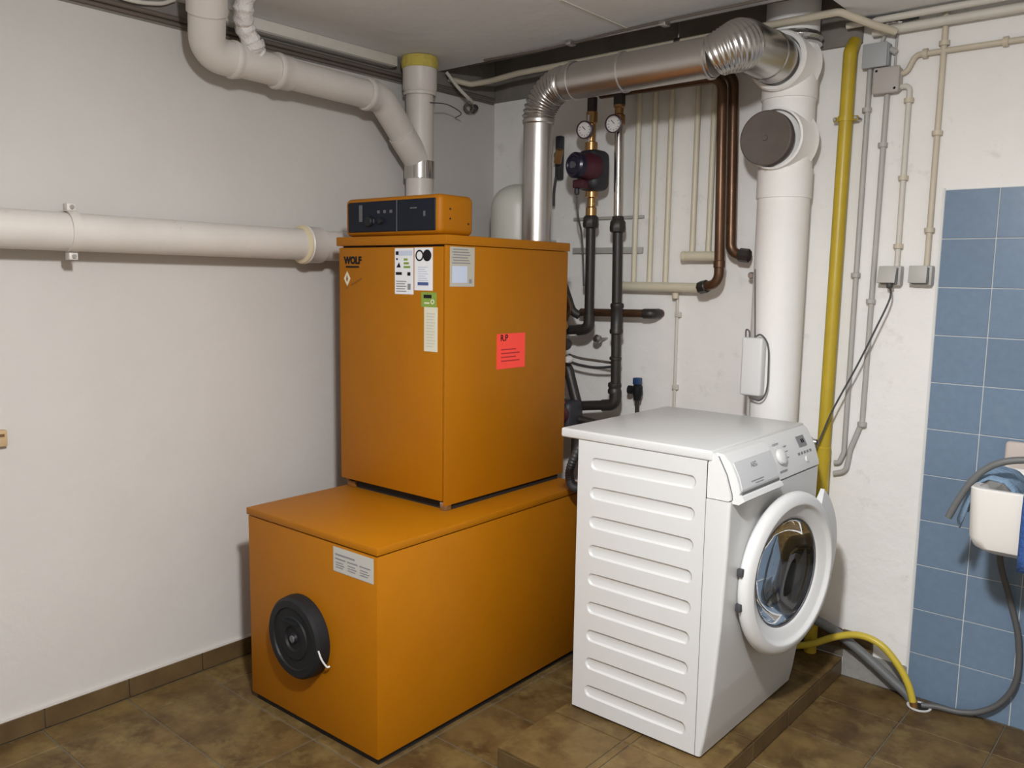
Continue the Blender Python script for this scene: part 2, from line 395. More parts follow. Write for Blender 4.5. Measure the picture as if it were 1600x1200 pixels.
for i in range(3):
    for j in range(3): box(b, -0.182+0.052*i, -0.150+0.052*i+0.006*(j % 2), -0.0018, -0.001, 0.526+0.007*j, 0.529+0.007*j)
obj('print', b, 'ink_grey', rp_, True)
obj('plate_border', box(bm_new(), -0.194, -0.023, -0.0009, -0.0003, 0.513, 0.585), 'paper_greygreen', rp_, True)
rp_.location = (0.0085, 0, 0.0135)

# ------------------------------------------------------------------ boiler
bo = thing('heating_boiler', 'tall orange heating boiler with stickers standing on the low cabinet', 'boiler', (0.793, 1.806, 0.632), math.radians(1.4))
W, D, Hb = 0.512, 0.65, 0.852           # Hb = underside of lid
obj('base', box(bm_new(), -W+0.015, -0.012, 0.03, D-0.02, 0.0, 0.03), 'black_gap', bo, True)
obj('foot', box(bm_new(), -0.035, -0.008, 0.012, 0.04, 0.0, 0.028, 0.003), 'galvanised', bo, True)
obj('foot', box(bm_new(), -W+0.01, -W+0.05, 0.02, 0.05, 0.0, 0.022, 0.003), 'orange_dark', bo, True)
obj('door', box(bm_new(), -W, -0.0145, 0.0, 0.018, 0.034, Hb-0.006, 0.003), 'orange', bo, True)
obj('side_panel', box(bm_new(), -0.0105, 0.0, 0.0, D, 0.020, Hb-0.001, 0.003), 'orange', bo, True)
obj('side_panel', box(bm_new(), -W, -W+0.018, 0.022, D, 0.020, Hb-0.001, 0.003), 'orange', bo, True)
obj('rear_panel', box(bm_new(), -W+0.018, -0.018, D-0.02, D, 0.020, Hb-0.001, 0.002), 'orange', bo, True)
obj('inner_frame', box(bm_new(), -W+0.01, -0.011, 0.012, D-0.01, 0.03, Hb), 'black_gap', bo, True)
obj('lid', box(bm_new(), -W-0.008, 0.006, -0.006, D+0.004, Hb, Hb+0.030, 0.003), 'orange', bo, True)
LT = Hb+0.030
# stickers on the door (x local = world - 0.722, z local = world - 0.606)
def lx(x): return x-0.722
def lz(z): return z-0.606
s = quad_plate('energy_label', lx(0.492), lx(0.578), lz(1.300), lz(1.448), 'paper_white', bo)
b = bm_new(); box(b, lx(0.512), lx(0.574), -0.0018, -0.001, lz(1.424), lz(1.440)); obj('header_band', b, 'paper_bluish', s, True)
b = bm_new()
pieces('pictogram', [(lx(0.497), lx(0.510), lz(1.426), lz(1.438)), (lx(0.499), lx(0.506), lz(1.410), lz(1.416)), (lx(0.497), lx(0.525), lz(1.362), lz(1.371)), (lx(0.551), lx(0.565), lz(1.360), lz(1.371))], -0.0019, -0.001, 'ink', s)
prism(b, [(lx(0.500), lz(1.386)), (lx(0.520), lz(1.386)), (lx(0.512), lz(1.402))], -0.0019, -0.001, 1)
obj('warning_triangle', b, 'ink', s, True)
b = bm_new()
for i in range(5): box(b, lx(0.499), lx(0.546-0.006*(i % 2)), -0.0018, -0.001, lz(1.308+0.008*i), lz(1.311+0.008*i))
box(b, lx(0.552), lx(0.566), -0.0018, -0.001, lz(1.315), lz(1.334)); obj('fine_print', b, 'ink_grey', s, True)
b = bm_new()
for i, (cw) in enumerate((0.018, 0.024, 0.030)): box(b, lx(0.534), lx(0.534+cw), -0.0018, -0.001, lz(1.408-0.012*i), lz(1.415-0.012*i))
obj('class_arrow', b, 'sticker_green', s, True)
s = quad_plate('certificate_label', lx(0.583), lx(0.664), lz(1.314), lz(1.449), 'paper_white', bo)
b = bm_new()
for (dx, m_, nm_) in ((0.606, 'r', 'ring_emblem'), (0.640, 'd', 'disc_emblem')):
    b = bm_new()
    pr = [(0.018, 0), (0.018, 0.0008), (0.013, 0.0008), (0.013, 0)] if m_ == 'r' else [(0.0185, 0), (0.0185, 0.0008), (0, 0.0008)]
    lathe(b, pr, (lx(dx), -0.0011, lz(1.424)), (0, -1, 0), 28)
    obj(nm_, b, 'ink', s, True)
b = bm_new()
for i in range(7): box(b, lx(0.600), lx(0.646-0.007*(i % 3)), -0.0018, -0.001, lz(1.344+0.007*i), lz(1.347+0.007*i))
obj('fine_print', b, 'paper_bluish', s, True)
b = bm_new(); box(b, lx(0.598), lx(0.646), -0.0018, -0.001, lz(1.330), lz(1.340)); obj('blue_print', b, 'ink_blue', s, True)
s = quad_plate('green_sticker', lx(0.614), lx(0.681), lz(1.262), lz(1.309), 'sticker_green', bo)
b = bm_new(); lathe(b, [(0.008, 0), (0.008, 0.0008), (0.0045, 0.0008), (0.0045, 0)], (lx(0.664), -0.0011, lz(1.279)), (0, -1, 0), 20)
obj('ring_print', b, 'paper_cream', s, True); obj('line_print', box(bm_new(), lx(0.628), lx(0.650), -0.0018, -0.001, lz(1.272), lz(1.277)), 'paper_cream', s, True)
b = bm_new(); box(b, lx(0.625), lx(0.660), -0.0018, -0.001, lz(1.290), lz(1.301)); obj('dark_print', b, 'ink', s, True)
s = quad_plate('service_strip', lx(0.627), lx(0.686), lz(1.121), lz(1.262), 'paper_cream', bo)
b = bm_new()
for i in range(12): box(b, lx(0.637), lx(0.668+0.004*(i % 3)), -0.0018, -0.001, lz(1.136+0.0095*i), lz(1.1385+0.0095*i))
obj('fine_print', b, 'paper_grey', s, True)
FR = Matrix.Rotation(PI/2, 4, 'X')
text('maker_logo', 'WOLF', 0.033, Matrix.Translation((lx(0.282), -0.0005, lz(1.408))) @ FR, 'ink', bo, 0.0006, 0.95, 0.055)
b = bm_new(); box(b, lx(0.247), lx(0.314), -0.0012, 0.0005, lz(1.384), lz(1.390))
obj('logo_underline', b, 'ink', bo, True)
s = obj('flame_badge', prism(bm_new(), [(lx(0.236), lz(1.347)), (lx(0.253), lz(1.322)), (lx(0.270), lz(1.347)), (lx(0.253), lz(1.372))], -0.0012, 0.0, 1), 'paper_cream', bo, True)
obj('flame', prism(bm_new(), [(lx(0.253), lz(1.336)), (lx(0.258), lz(1.345)), (lx(0.253), lz(1.360)), (lx(0.248), lz(1.345))], -0.0018, -0.001, 1), 'orange_dark', s, True)
b = bm_new(); box(b, lx(0.268), lx(0.330), -0.001, 0.0004, lz(1.334), lz(1.339), rot=Matrix.Rotation(math.radians(-22), 4, 'Y')); box(b, lx(0.245), lx(0.258), -0.001, 0.0004, lz(1.312), lz(1.317))
obj('worn_lettering', b, 'orange_dark', bo, True)
# stickers on the right side panel
def side_plate(name, y0, y1, z0, z1, m, parent, x=0.0, t=0.0012):
    return obj(name, box(bm_new(), x, x+t, y0, y1, z0, z1), m, parent, local=True)
sy = lambda y: y-1.880
s = side_plate('data_plate', sy(1.896), sy(2.010), lz(1.328), lz(1.452), 'paper_greygreen', bo)
b = bm_new()
for i in range(6): box(b, 0.001, 0.0018, sy(1.905+0.004*(i % 2)), sy(1.990-0.006*(i % 3)), lz(1.400+0.0085*i), lz(1.4035+0.0085*i))
obj('fine_print', b, 'ink_grey', s, True); obj('test_mark', box(bm_new(), 0.001, 0.0019, sy(1.985), sy(1.997), lz(1.338), lz(1.352)), 'ink_grey', s, True)
b = bm_new(); box(b, 0.001, 0.0018, sy(1.906), sy(1.975), lz(1.340), lz(1.392)); obj('table_field', b, 'paper_bluish', s, True)
s = side_plate('red_sticker', sy(2.128), sy(2.280), lz(1.050), lz(1.170), 'sticker_red', bo)
b = bm_new()
for i in range(4): box(b, 0.001, 0.0018, sy(2.150), sy(2.250-0.02*(i % 2)), lz(1.075+0.013*i), lz(1.079+0.013*i))
obj('print', b, 'ink_red', s, True)
text('sticker_initials', 'R.P', 0.030, Matrix.Translation((0.0016, sy(2.165), lz(1.155))) @ Matrix.Rotation(PI/2, 4, 'Z') @ FR, 'ink', s, 0.0004)
# control panel on the lid
cp = obj('control_panel', box(bm_new(), -0.486, -0.032, 0.004, 0.165, LT+0.001, LT+0.128, 0.020, 4), 'orange', bo, True)
# open front: black fascia slightly recessed inside an orange rim
fx0, fx1, fz0, fz1 = -0.466, -0.050, LT+0.014, LT+0.115
b = bm_new(); box(b, fx0, fx1, 0.0005, 0.012, fz0, fz1, 0.006, 3); fa = obj('fascia', b, 'navy_panel', cp, True)
xm = -0.222
obj('fascia_joint', box(bm_new(), xm-0.0015, xm+0.0015, -0.0006, 0.002, fz0, fz1), 'panel_line', cp, True)
b = bm_new()
for (x, z, w_, h_) in ((-0.405, 0.035, 0.016, 0.055), (-0.345, 0.030, 0.014, 0.012), (-0.315, 0.060, 0.012, 0.010), (-0.285, 0.060, 0.012, 0.010), (-0.255, 0.060, 0.012, 0.010), (-0.100, 0.045, 0.008, 0.016), (-0.160, 0.070, 0.03, 0.004)):
    obj('indicator_mark', box(bm_new(), x, x+w_, -0.001, 0.003, fz0+z, fz0+z+h_), 'panel_line', cp, True)
for x, r_ in ((-0.352, 0.018), (-0.295, 0.010)):
    obj('control_knob', lathe(bm_new(), [(r_, 0), (r_*0.95, 0.009), (r_*0.8, 0.012), (0, 0.012)], (x, 0.0005, fz0+0.035), (0, -1, 0), 24), 'black_plastic', cp, True)
for (yy, zz) in ((0.05, 0.052), (0.05, 0.082), (0.135, 0.040)):
    obj('screw', lathe(bm_new(), [(0.0035, 0), (0.003, 0.0012), (0, 0.0014)], (-0.032, yy, LT+zz), (1, 0, 0), 12), 'black_gap', cp, True)

def resize(root, k):            # boiler is moved towards the camera; shrink its parts to keep the same outline
    for c in root.children:
        c.data.transform(Matrix.Scale(k, 4)); resize(c, k)
resize(bo, 0.965)

# ------------------------------------------------------------------ waste pipes on the left wall
wp = thing('waste_pipe', 'long horizontal white waste pipe low along the left wall', 'pipe', (0.09, 1.0, 1.466))
obj('pipe', tube(bm_new(), [(0.09, RY0+0.01, 1.478), (0.09, 2.27, 1.460)], 0.0535, 28), 'white_pvc', wp)
obj('socket', lathe(bm_new(), [(0.054, 0), (0.064, 0), (0.068, 0.006), (0.064, 0.012), (0.063, 0.07), (0.054, 0.075)], (0.09, 1.80, 1.4625), (0, 1, 0), 32, closed=True), 'white_pvc', wp)
obj('seal_ring', lathe(bm_new(), [(0.054, -0.01), (0.066, -0.006), (0.068, 0.0), (0.064, 0.005), (0.054, 0.006)], (0.09, 1.797, 1.4625), (0, 1, 0), 32, closed=True), 'collar_cream', wp)
br = obj('bracket', lathe(bm_new(), [(0.054, -0.013), (0.0585, -0.013), (0.0585, 0.013), (0.054, 0.013)], (0.09, 1.02, 1.4685), (0, 1, 0), 32, closed=True), 'white_pvc', wp)
for z in (1.4685+0.066, 1.4685-0.070):
    b = bm_new(); box(b, 0.075, 0.105, 1.008, 1.032, z-0.010, z+0.010, 0.002); obj('clamp_lug', b, 'white_pvc', br)
    obj('bolt', cyl(bm_new(), (0.105, 1.02, z), (0.112, 1.02, z), 0.006, 6), 'galvanised', br)
obj('wall_stud', cyl(bm_new(), (0.0, 1.02, 1.4685), (0.04, 1.02, 1.4685), 0.006, 10), 'galvanised', br)

st = thing('waste_stack', 'vertical white waste stack behind boiler with yellow foam at the ceiling', 'pipe', (0.12, 2.33, 0))
S = (0.12, 2.33)
obj('pipe', tube(bm_new(), [(S[0], S[1], 0.0), (S[0], S[1], 2.19)], 0.0535, 28), 'white_pvc', st)
obj('socket', lathe(bm_new(), [(0.054, 2.055), (0.062, 2.05), (0.064, 2.06), (0.060, 2.065), (0.066, 2.075), (0.066, 2.165), (0.054, 2.165)], (S[0], S[1], 0), (0, 0, 1), 32, closed=True), 'white_pvc', st)
obj('foam_collar', lathe(bm_new(), [(0.054, 2.148), (0.069, 2.150), (0.072, 2.17), (0.068, 2.193), (0.054, 2.193)], (S[0], S[1], 0), (0, 0, 1), 32, closed=True), 'foam_yellow', st)
cb = obj('coupling_band', lathe(bm_new(), [(0.0537, 1.735), (0.0600, 1.737), (0.0600, 1.803), (0.0537, 1.805)], (S[0], S[1], 0), (0, 0, 1), 36, closed=True), 'chrome', st)
obj('branch_neck', tube(bm_new(), [(S[0], S[1]-0.004, 1.80), (S[0]+0.004, S[1]-0.10, 1.895)], 0.0535, 24), 'white_pvc', st)
obj('inlet_socket', lathe(bm_new(), [(0.054, 0), (0.063, 0), (0.063, 0.05), (0.054, 0.05)], (S[0], S[1]-0.058, 1.462), (0, -1, 0), 28, closed=True), 'white_pvc', st)
obj('tie_wire', tube(bm_new(), smoothpath([(S[0]+0.058, S[1], 2.02), (S[0]+0.03, S[1]+0.12, 2.035), (S[0]+0.01, S[1]+0.22, 2.02), (0.02, S[1]+0.30, 2.025)]), 0.0022, 6), 'cable_dark', st)

uw = thing('overhead_waste_pipe', 'thick white waste pipe with elbows under the ceiling, running into the stack', 'pipe', (0.15, 1.45, 2.0))
obj('elbow', tube(bm_new(), fillet([(0.215, 1.385, 2.14), (0.150, 1.418, 2.020), (0.1495, 1.53, 2.019)], 0.085, 8), 0.0540, 28), 'white_pvc', uw)
obj('riser', tube(bm_new(), [(0.2448, 1.370, 2.195), (0.205, 1.390, 2.122)], 0.0590, 28), 'white_pvc', uw)
obj('pipe', tube(bm_new(), [(0.1495, 1.53, 2.019), (0.142, 2.08, 2.006)], 0.0495, 28), 'white_pvc', uw)
obj('bend', tube(bm_new(), fillet([(0.142, 2.05, 2.007), (0.142, 2.115, 2.005), (0.124, 2.232, 1.900)], 0.09, 6), 0.0515, 28), 'white_pvc', uw)
for y0_, y1_ in ((1.495, 1.525), (1.655, 1.715), (2.035, 2.085)):
    z_ = 2.020-0.0215*(y0_-1.455)
    obj('socket', lathe(bm_new(), [(0.049, 0), (0.056, 0.0), (0.0585, 0.006), (0.0585, 0.016), (0.0555, 0.022), (0.0545, y1_-y0_), (0.049, y1_-y0_)], (0.149-0.007*(y0_-1.5), y0_, z_), (0, 1, -0.02), 32, closed=True), 'white_pvc', uw)
ip = thing('wrapped_branch_pipe', 'thin pipe in crumpled white wrapping dropping onto the overhead waste pipe', 'pipe', (0.19, 1.58, 2.06))
obj('wrapped_pipe', tube(bm_new(), smoothpath([(0.235, 1.500, 2.195), (0.215, 1.505, 2.15), (0.190, 1.525, 2.115), (0.180, 1.555, 2.075), (0.168, 1.58, 2.052)], 5), [0.030+0.003*math.sin(i*1.9) for i in range(21)], 16), 'white_wrap', ip)
obj('joint_tape', lathe(bm_new(), [(0.033, -0.012), (0.037, -0.006), (0.036, 0.010), (0.031, 0.014)], (0.176, 1.562, 2.070), (0.2, -0.4, 0.8), 18), 'white_wrap', ip)

tr = thing('cable_trunking', 'pale grey cable trunking along ceiling edge above the left wall', 'trunking', (0.03, 1.9, 2.15))
obj('channel', box(bm_new(), 0.001, 0.062, 1.50, 2.268, 2.158, 2.1945, 0.002), 'pale_conduit', tr)
obj('cover', box(bm_new(), 0.006, 0.057, 1.51, 2.262, 2.155, 2.158, 0.001), 'grey_conduit', tr)
for i, (x_, z_, r_) in enumerate(((0.010, 2.140, 0.008), (0.009, 2.124, 0.006))):
    o_ = obj('cable', tube(bm_new(), [(x_, RY0+0.01, z_), (x_, 2.88, z_)], r_, 10), 'cable_brown')
    tag(o_, ('thicker upper' if i == 0 else 'thinner lower')+' brown cable along the top of the left wall', 'cable', 'cables along the left wall')
tag(obj('loose_cable', tube(bm_new(), smoothpath([(0.03, 1.08, 2.19), (0.03, 1.22, 2.155), (0.03, 1.33, 2.165), (0.03, 1.385, 2.19)]), 0.006, 10), 'pale_conduit'), 'pale loose cable looping beside the overhead waste pipe elbow', 'cable')

# ------------------------------------------------------------------ silver flue duct
DX, DY, DZ, DR = 0.672, 2.380, 2.021, 0.052
fl = thing('flue_duct', 'silver flue duct rising from boiler and running across to the chimney', 'duct', (DX, DY, 1.484))
obj('riser_pipe', tube(bm_new(), [(DX, DY, 1.484), (DX, DY, 1.905)], DR, 36), 'galvanised', fl)
obj('riser_seam', lathe(bm_new(), [(DR, 1.893), (DR+0.004, 1.898), (DR+0.004, 1.908), (DR, 1.912)], (DX, DY, 0), (0, 0, 1), 36), 'galvanised', fl)
# corrugated bend
arc = []; R0 = 0.120
cen = Vector((DX+R0, DY, DZ-R0))
K = 72
pts = []; rad = []
for i in range(K+1):
    a = PI/2*i/K
    pts.append(cen+Vector((-math.cos(a)*R0, 0, math.sin(a)*R0)))
    rad.append(DR+0.004+0.0035*math.sin(i/K*2*PI*14) if 2 < i < K-2 else DR)
obj('corrugated_elbow', tube(bm_new(), [(DX, DY, 1.90)]+pts+[(DX+R0+0.03, DY, DZ)], [DR]+rad+[DR+0.004], 40), 'galvanised_rib', fl, angle=60)
HX1 = 1.345
obj('cross_pipe', tube(bm_new(), [(DX+R0+0.01, DY, DZ), (HX1, DY, DZ+0.004)], 0.0600, 40), 'galvanised', fl)
for x_ in (DX+R0+0.03, 1.02, HX1-0.02):
    obj('pipe_seam', lathe(bm_new(), [(0.0600, 0), (0.0645, 0.003), (0.0645, 0.009), (0.0600, 0.012)], (x_, DY, DZ+0.002), (1, 0, 0), 40), 'galvanised', fl)
R1 = 0.056; EX = 1.347; pts = []; rad = []; K = 60
for i in range(K+1):
    a = PI/2*i/K
    pts.append(Vector((EX+math.sin(a)*R1, DY+R1-math.cos(a)*R1, DZ+0.004+0.036*i/K)))
    rad.append(0.0625+0.0125*min(1, 1.4*i/K)+0.0016*math.sin(i/K*2*PI*11))
obj('chimney_elbow', tube(bm_new(), pts+[(EX+R1, 2.50, DZ+0.042), (EX+R1, 2.60, DZ+0.045)], rad+[0.0745, 0.0745], 44), 'galvanised_rib', fl, angle=60)
lathe_ = lathe(bm_new(), [(0.0745, 0)]+[(0.0755+0.0016*(i % 2), 0.006*i) for i in range(1, 13)]+[(0.0745, 0.080)], (EX+R1, 2.60, DZ+0.045), (0, 1, 0.0), 44)
obj('chimney_sleeve', lathe_, 'galvanised_rib', fl, angle=60)

# ------------------------------------------------------------------ chimney
CX, CY, CR = 1.403, 2.800, 0.0855
ch = thing('round_chimney', 'round white chimney pipe against the back wall with a brown blind cap', 'chimney', (CX, CY, PH))
obj('shaft', tube(bm_new(), [(CX, CY, PH), (CX, CY, 2.36)], CR, 48), 'chimney_white', ch)
for z, tilt in ((1.655, 0.10), (1.975, 0.10)):
    obj('joint_ring', lathe(bm_new(), [(CR-0.002, -0.05), (CR+0.004, -0.048), (CR+0.004, 0.048), (CR-0.002, 0.05)], (CX, CY, z+0.03), (0, 0, 1), 48), 'chimney_white', ch)
def stub(z, r, name, yf, x=CX):
    b = bm_new(); lathe(b, [(r-0.006, 0.0), (r, 0.004), (r, CY-yf-0.02), (r+0.012, CY-yf+0.0)], (x, yf, z), (0, 1, 0), 40); return obj(name, b, 'chimney_white', ch)
cap_z = 1.822
stub(cap_z, 0.098, 'tee_stub', 2.692); stub(2.066, 0.094, 'tee_stub', 2.692)
obj('tee_collar', lathe(bm_new(), [(0.076, 0.012), (0.080, 0.0), (0.090, -0.002), (0.095, 0.006)], (CX, 2.690, 2.066), (0, 1, 0), 40), 'chimney_white', ch)
bc = obj('blind_cap', lathe(bm_new(), [(0.087, 0.032), (0.0875, 0.003), (0.083, 0.0), (0.078, 0.0015), (0, 0.002)], (1.385, 2.668, cap_z), (0, 1, 0), 44), 'soot_cap', ch)
obj('cap_knob', lathe(bm_new(), [(0.010, 0.002), (0.008, -0.003), (0, -0.004)], (1.385, 2.668, cap_z), (0, 1, 0), 16), 'soot_cap', bc)
obj('foil_collar', lathe(bm_new(), [(CR, 2.125), (CR+0.010, 2.130), (CR+0.005, 2.140), (CR+0.012, 2.150), (CR+0.006, 2.160), (CR+0.001, 2.166)], (CX, CY, 0), (0, 0, 1), 40), 'foil', ch)

# ------------------------------------------------------------------ expansion vessel behind boiler
ev = thing('expansion_vessel', 'off-white domed expansion vessel peeking out behind the boiler', 'vessel', (0.345, 2.665, 1.2))
obj('shell', lathe(bm_new(), [(0, 1.28), (0.06, 1.285), (0.10, 1.315), (0.11, 1.36), (0.11, 1.64)]+[(0.11*math.cos(a*PI/16), 1.64+0.095*math.sin(a*PI/16)) for a in range(1, 8)]+[(0, 1.735)], (0.345, 2.665, 0), (0, 0, 1), 40), 'tank_white', ev)
obj('weld_band', lathe(bm_new(), [(0.11, 1.500), (0.1125, 1.503), (0.1125, 1.512), (0.11, 1.515)], (0.345, 2.665, 0), (0, 0, 1), 40), 'tank_white', ev)
obj('wall_strap', box(bm_new(), 0.325, 0.365, 2.76, 2.899, 1.48, 1.52), 'galvanised', ev)

# ------------------------------------------------------------------ pipe registers on the back wall
def register(label, xs_, z0, hx0, hx1, group):
    t = thing('pipe_register', label, 'radiator', ((hx0+hx1)/2, 2.86, z0), 0, group)
    obj('header', tube(bm_new(), [(hx0, 2.860, z0), (hx1, 2.860, z0)], 0.0185, 20), 'cream_paint', t)
    for x_, in zip(xs_):
        obj('tube', tube(bm_new(), [(x_, 2.866, z0+0.012), (x_, 2.866, 2.20)], 0.0108, 14), 'cream_paint', t)
    obj('end_cap', lathe(bm_new(), [(0, -0.004), (0.0195, -0.002), (0.0205, 0.006), (0.0185, 0.012)], (hx0, 2.860, z0), (1, 0, 0), 20), 'cream_paint', t)
    return t
register('cream tube register with three uprights on a long bottom header', (0.778, 0.850, 0.921), 1.332, 0.728, 1.098, 'cream tube registers')
register('cream tube register with two uprights on a short header behind copper pipes', (1.031, 1.097), 1.449, 0.997, 1.150, 'cream tube registers')

# ------------------------------------------------------------------ copper pipes
def pipe_thing(name, label, cat, pts, r, m, fil=0.03, extra=None, group=None, n=16):
    t = thing(name, label, cat, pts[0], 0, group)
    obj('pipe', tube(bm_new(), fillet(pts, fil), r, n), m, t); return t
t = pipe_thing('copper_pipe', 'old copper pipe bending left into the long tube header', 'pipe', [(0.66, 2.775, 2.066), (1.171, 2.775, 2.060), (1.192, 2.775, 1.350), (1.108, 2.800, 1.334)], 0.0175, 'copper_old', 0.045, group='copper pipes')
obj('union', cyl(bm_new(), (1.140, 2.790, 1.340), (1.104, 2.802, 1.333), 0.0235, 8, 0.003), 'black_iron', t)
obj('elbow_socket', cyl(bm_new(), (1.1898, 2.775, 1.43), (1.1905, 2.775, 1.405), 0.0205, 18, 0.002), 'copper_old', t)
t = pipe_thing('copper_pipe', 'old copper pipe beside chimney ending in a black right-hand union', 'pipe', [(0.66, 2.825, 2.094), (1.187, 2.825, 2.085), (1.207, 2.825, 1.458), (1.272, 2.830, 1.449)], 0.0185, 'copper_old', 0.05, group='copper pipes')
obj('union', cyl(bm_new(), (1.238, 2.828, 1.452), (1.278, 2.830, 1.448), 0.0245, 8, 0.003), 'black_iron', t)
obj('wall_clip', cyl(bm_new(), (1.285, 2.830, 1.38), (1.285, 2.899, 1.38), 0.012, 12, 0.003), 'galvanised', t)

# ------------------------------------------------------------------ heating risers, pump and gauges
RXa, RXb, RYp = 0.640, 0.775, 2.760
t = thing('heating_riser', 'black iron heating riser below the dark circulation pump', 'pipe', (RXa, RYp, 1.15), 0, 'heating risers')
obj('pipe', tube(bm_new(), fillet([(RXa, RYp, 1.60), (RXa+0.004, RYp, 1.160), (0.52, RYp-0.01, 1.150)], 0.04), 0.0190, 18), 'black_iron', t)
obj('union_nut', lathe(bm_new(), [(0.019, 1.555), (0.030, 1.56), (0.032, 1.572), (0.030, 1.598), (0.024, 1.605), (0.0, 1.607)], (RXa, RYp, 0), (0, 0, 1), 8), 'black_iron', t)
obj('elbow_fitting', tube(bm_new(), fillet([(RXa+0.004, RYp, 1.215), (RXa+0.004, RYp, 1.160), (0.592, RYp-0.004, 1.154)], 0.035), 0.0225, 18), 'black_iron', t)
obj('brass_spacer', lathe(bm_new(), [(0.017, 1.600), (0.022, 1.606), (0.022, 1.635), (0.016, 1.640), (0.016, 1.672), (0.025, 1.676), (0.025, 1.70), (0.0, 1.701)], (RXa, RYp, 0), (0, 0, 1), 16), 'brass', t)
obj('upper_valve', lathe(bm_new(), [(0.018, 1.850), (0.025, 1.855), (0.025, 1.885), (0.016, 1.89), (0.016, 1.955), (0.022, 1.96), (0.022, 2.0), (0.0175, 2.005), (0.0175, 2.052)], (RXa-0.008, RYp, 0), (0, 0, 1), 16), 'brass', t)
obj('upper_pipe', tube(bm_new(), [(RXa-0.008, RYp, 1.985), (RXa-0.008, RYp, 2.054)], 0.0195, 16), 'black_iron', t)
obj('steel_pin', cyl(bm_new(), (RXa-0.004, RYp-0.026, 1.885), (RXa-0.004, RYp-0.026, 1.985), 0.0065, 10), 'chrome', t)
def gauge(label, px_, c, aim):
    aim = Vector(aim).normalized(); c = Vector(c)
    g = thing('thermometer_gauge', label, 'gauge', c, 0, 'round thermometer gauges')
    obj('case', lathe(bm_new(), [(0.012, -0.035), (0.012, -0.012), (0.031, -0.010), (0.034, 0.0), (0.034, 0.008), (0.029, 0.010), (0.029, 0.004)], c, aim, 28), 'gauge_rim', g)
    obj('dial', lathe(bm_new(), [(0.029, 0.004), (0, 0.0045)], c, aim, 28), 'gauge_white', g)
    u = aim.cross(Vector((0, 0, 1))).normalized(); v = u.cross(aim)
    b = bm_new()
    for k in range(9):
        a = math.radians(-210+30*k); d = u*math.cos(a)+v*math.sin(a)
        tube(b, [c+aim*0.0052+d*0.019, c+aim*0.0052+d*0.024], 0.0009, 5)
    tube(b, [c+aim*0.0055-u*0.004, c+aim*0.0055+(u*0.5+v*0.8)*0.017], 0.0012, 5)
    obj('needle', b, 'ink', g)
gauge('round white thermometer gauge right above the circulation pump', 0, (0.640, 2.705, 1.925), (0.15, -1, -0.1))
gauge('round white thermometer gauge on the chrome riser pipe', 0, (0.772, 2.705, 1.934), (0.15, -1, -0.1))
t = thing('heating_riser', 'tall heating riser with a chrome upper half and black iron lower half', 'pipe', (RXb, RYp, 0.87), 0, 'heating risers')
obj('chrome_pipe', tube(bm_new(), [(RXb-0.010, RYp, 1.60), (RXb-0.018, RYp, 1.99)], 0.0165, 20), 'chrome', t)
obj('upper_valve', lathe(bm_new(), [(0.017, 1.935), (0.024, 1.94), (0.024, 1.975), (0.017, 1.98), (0.017, 2.0), (0.022, 2.004), (0.022, 2.03), (0.017, 2.035), (0.017, 2.058)], (RXb-0.018, RYp, 0), (0, 0, 1), 16), 'brass', t)
obj('upper_pipe', tube(bm_new(), [(RXb-0.018, RYp, 2.012), (RXb-0.018, RYp, 2.062)], 0.0225, 16), 'black_iron', t)
obj('union_nut', lathe(bm_new(), [(0.019, 1.535), (0.030, 1.54), (0.032, 1.552), (0.030, 1.578), (0.024, 1.585), (0.022, 1.598), (0.0, 1.60)], (RXb-0.008, RYp, 0), (0, 0, 1), 8), 'black_iron', t)
obj('iron_pipe', tube(bm_new(), fillet([(RXb-0.008, RYp, 1.56), (RXb+0.006, RYp, 0.870), (0.62, RYp-0.02, 0.850)], 0.04), 0.0195, 18), 'black_iron', t)
for z0_, z1_, nm in ((1.150, 1.265, 'tee_fitting'), (0.915, 0.955, 'elbow_socket'), (1.045, 1.06, 'pipe_ring')):
    obj(nm, lathe(bm_new(), [(0.019, z0_-0.004), (0.026, z0_), (0.027, z0_+0.012), (0.0235, z0_+0.018), (0.0235, z1_-0.018), (0.027, z1_-0.012), (0.026, z1_), (0.019, z1_+0.004)] if z1_-z0_ > 0.035 else [(0.019, z0_), (0.024, z0_+0.003), (0.024, z1_-0.003), (0.019, z1_)], (RXb+0.000, RYp, 0), (0, 0, 1), 18), 'black_iron', t)
obj('elbow_fitting', tube(bm_new(), fillet([(RXb+0.005, RYp, 0.925), (RXb+0.006, RYp, 0.870), (0.725, RYp-0.006, 0.862)], 0.035), 0.0235, 18), 'black_iron', t)

pu = thing('circulation_pump', 'dark circulation pump with black motor head between riser fittings', 'pump', (0.672, 2.735, 1.70))
obj('volute', box(bm_new(), 0.605, 0.706, 2.690, 2.800, 1.698, 1.852, 0.030, 4), 'pump_black', pu)
ad = Vector((-0.22, -0.97, 0.0)).normalized(); c0 = Vector((0.680, 2.715, 1.783))
obj('motor_housing', lathe(bm_new(), [(0.050, 0.0), (0.052, 0.035), (0.046, 0.048), (0.043, 0.075), (0.0, 0.075)], c0, ad, 28), 'pump_maroon', pu)
obj('control_head', lathe(bm_new(), [(0.041, 0.072), (0.048, 0.078), (0.048, 0.100), (0.041, 0.108), (0.034, 0.108), (0.030, 0.104), (0, 0.104)], c0, ad, 28), 'pump_head', pu)
obj('selector_knob', lathe(bm_new(), [(0.014, 0.102), (0.013, 0.113), (0, 0.114)], c0, ad, 16), 'panel_line', pu)
obj('terminal_box', box(bm_new(), 0.622, 0.672, 2.655, 2.715, 1.702, 1.735, 0.006), 'pump_maroon', pu)
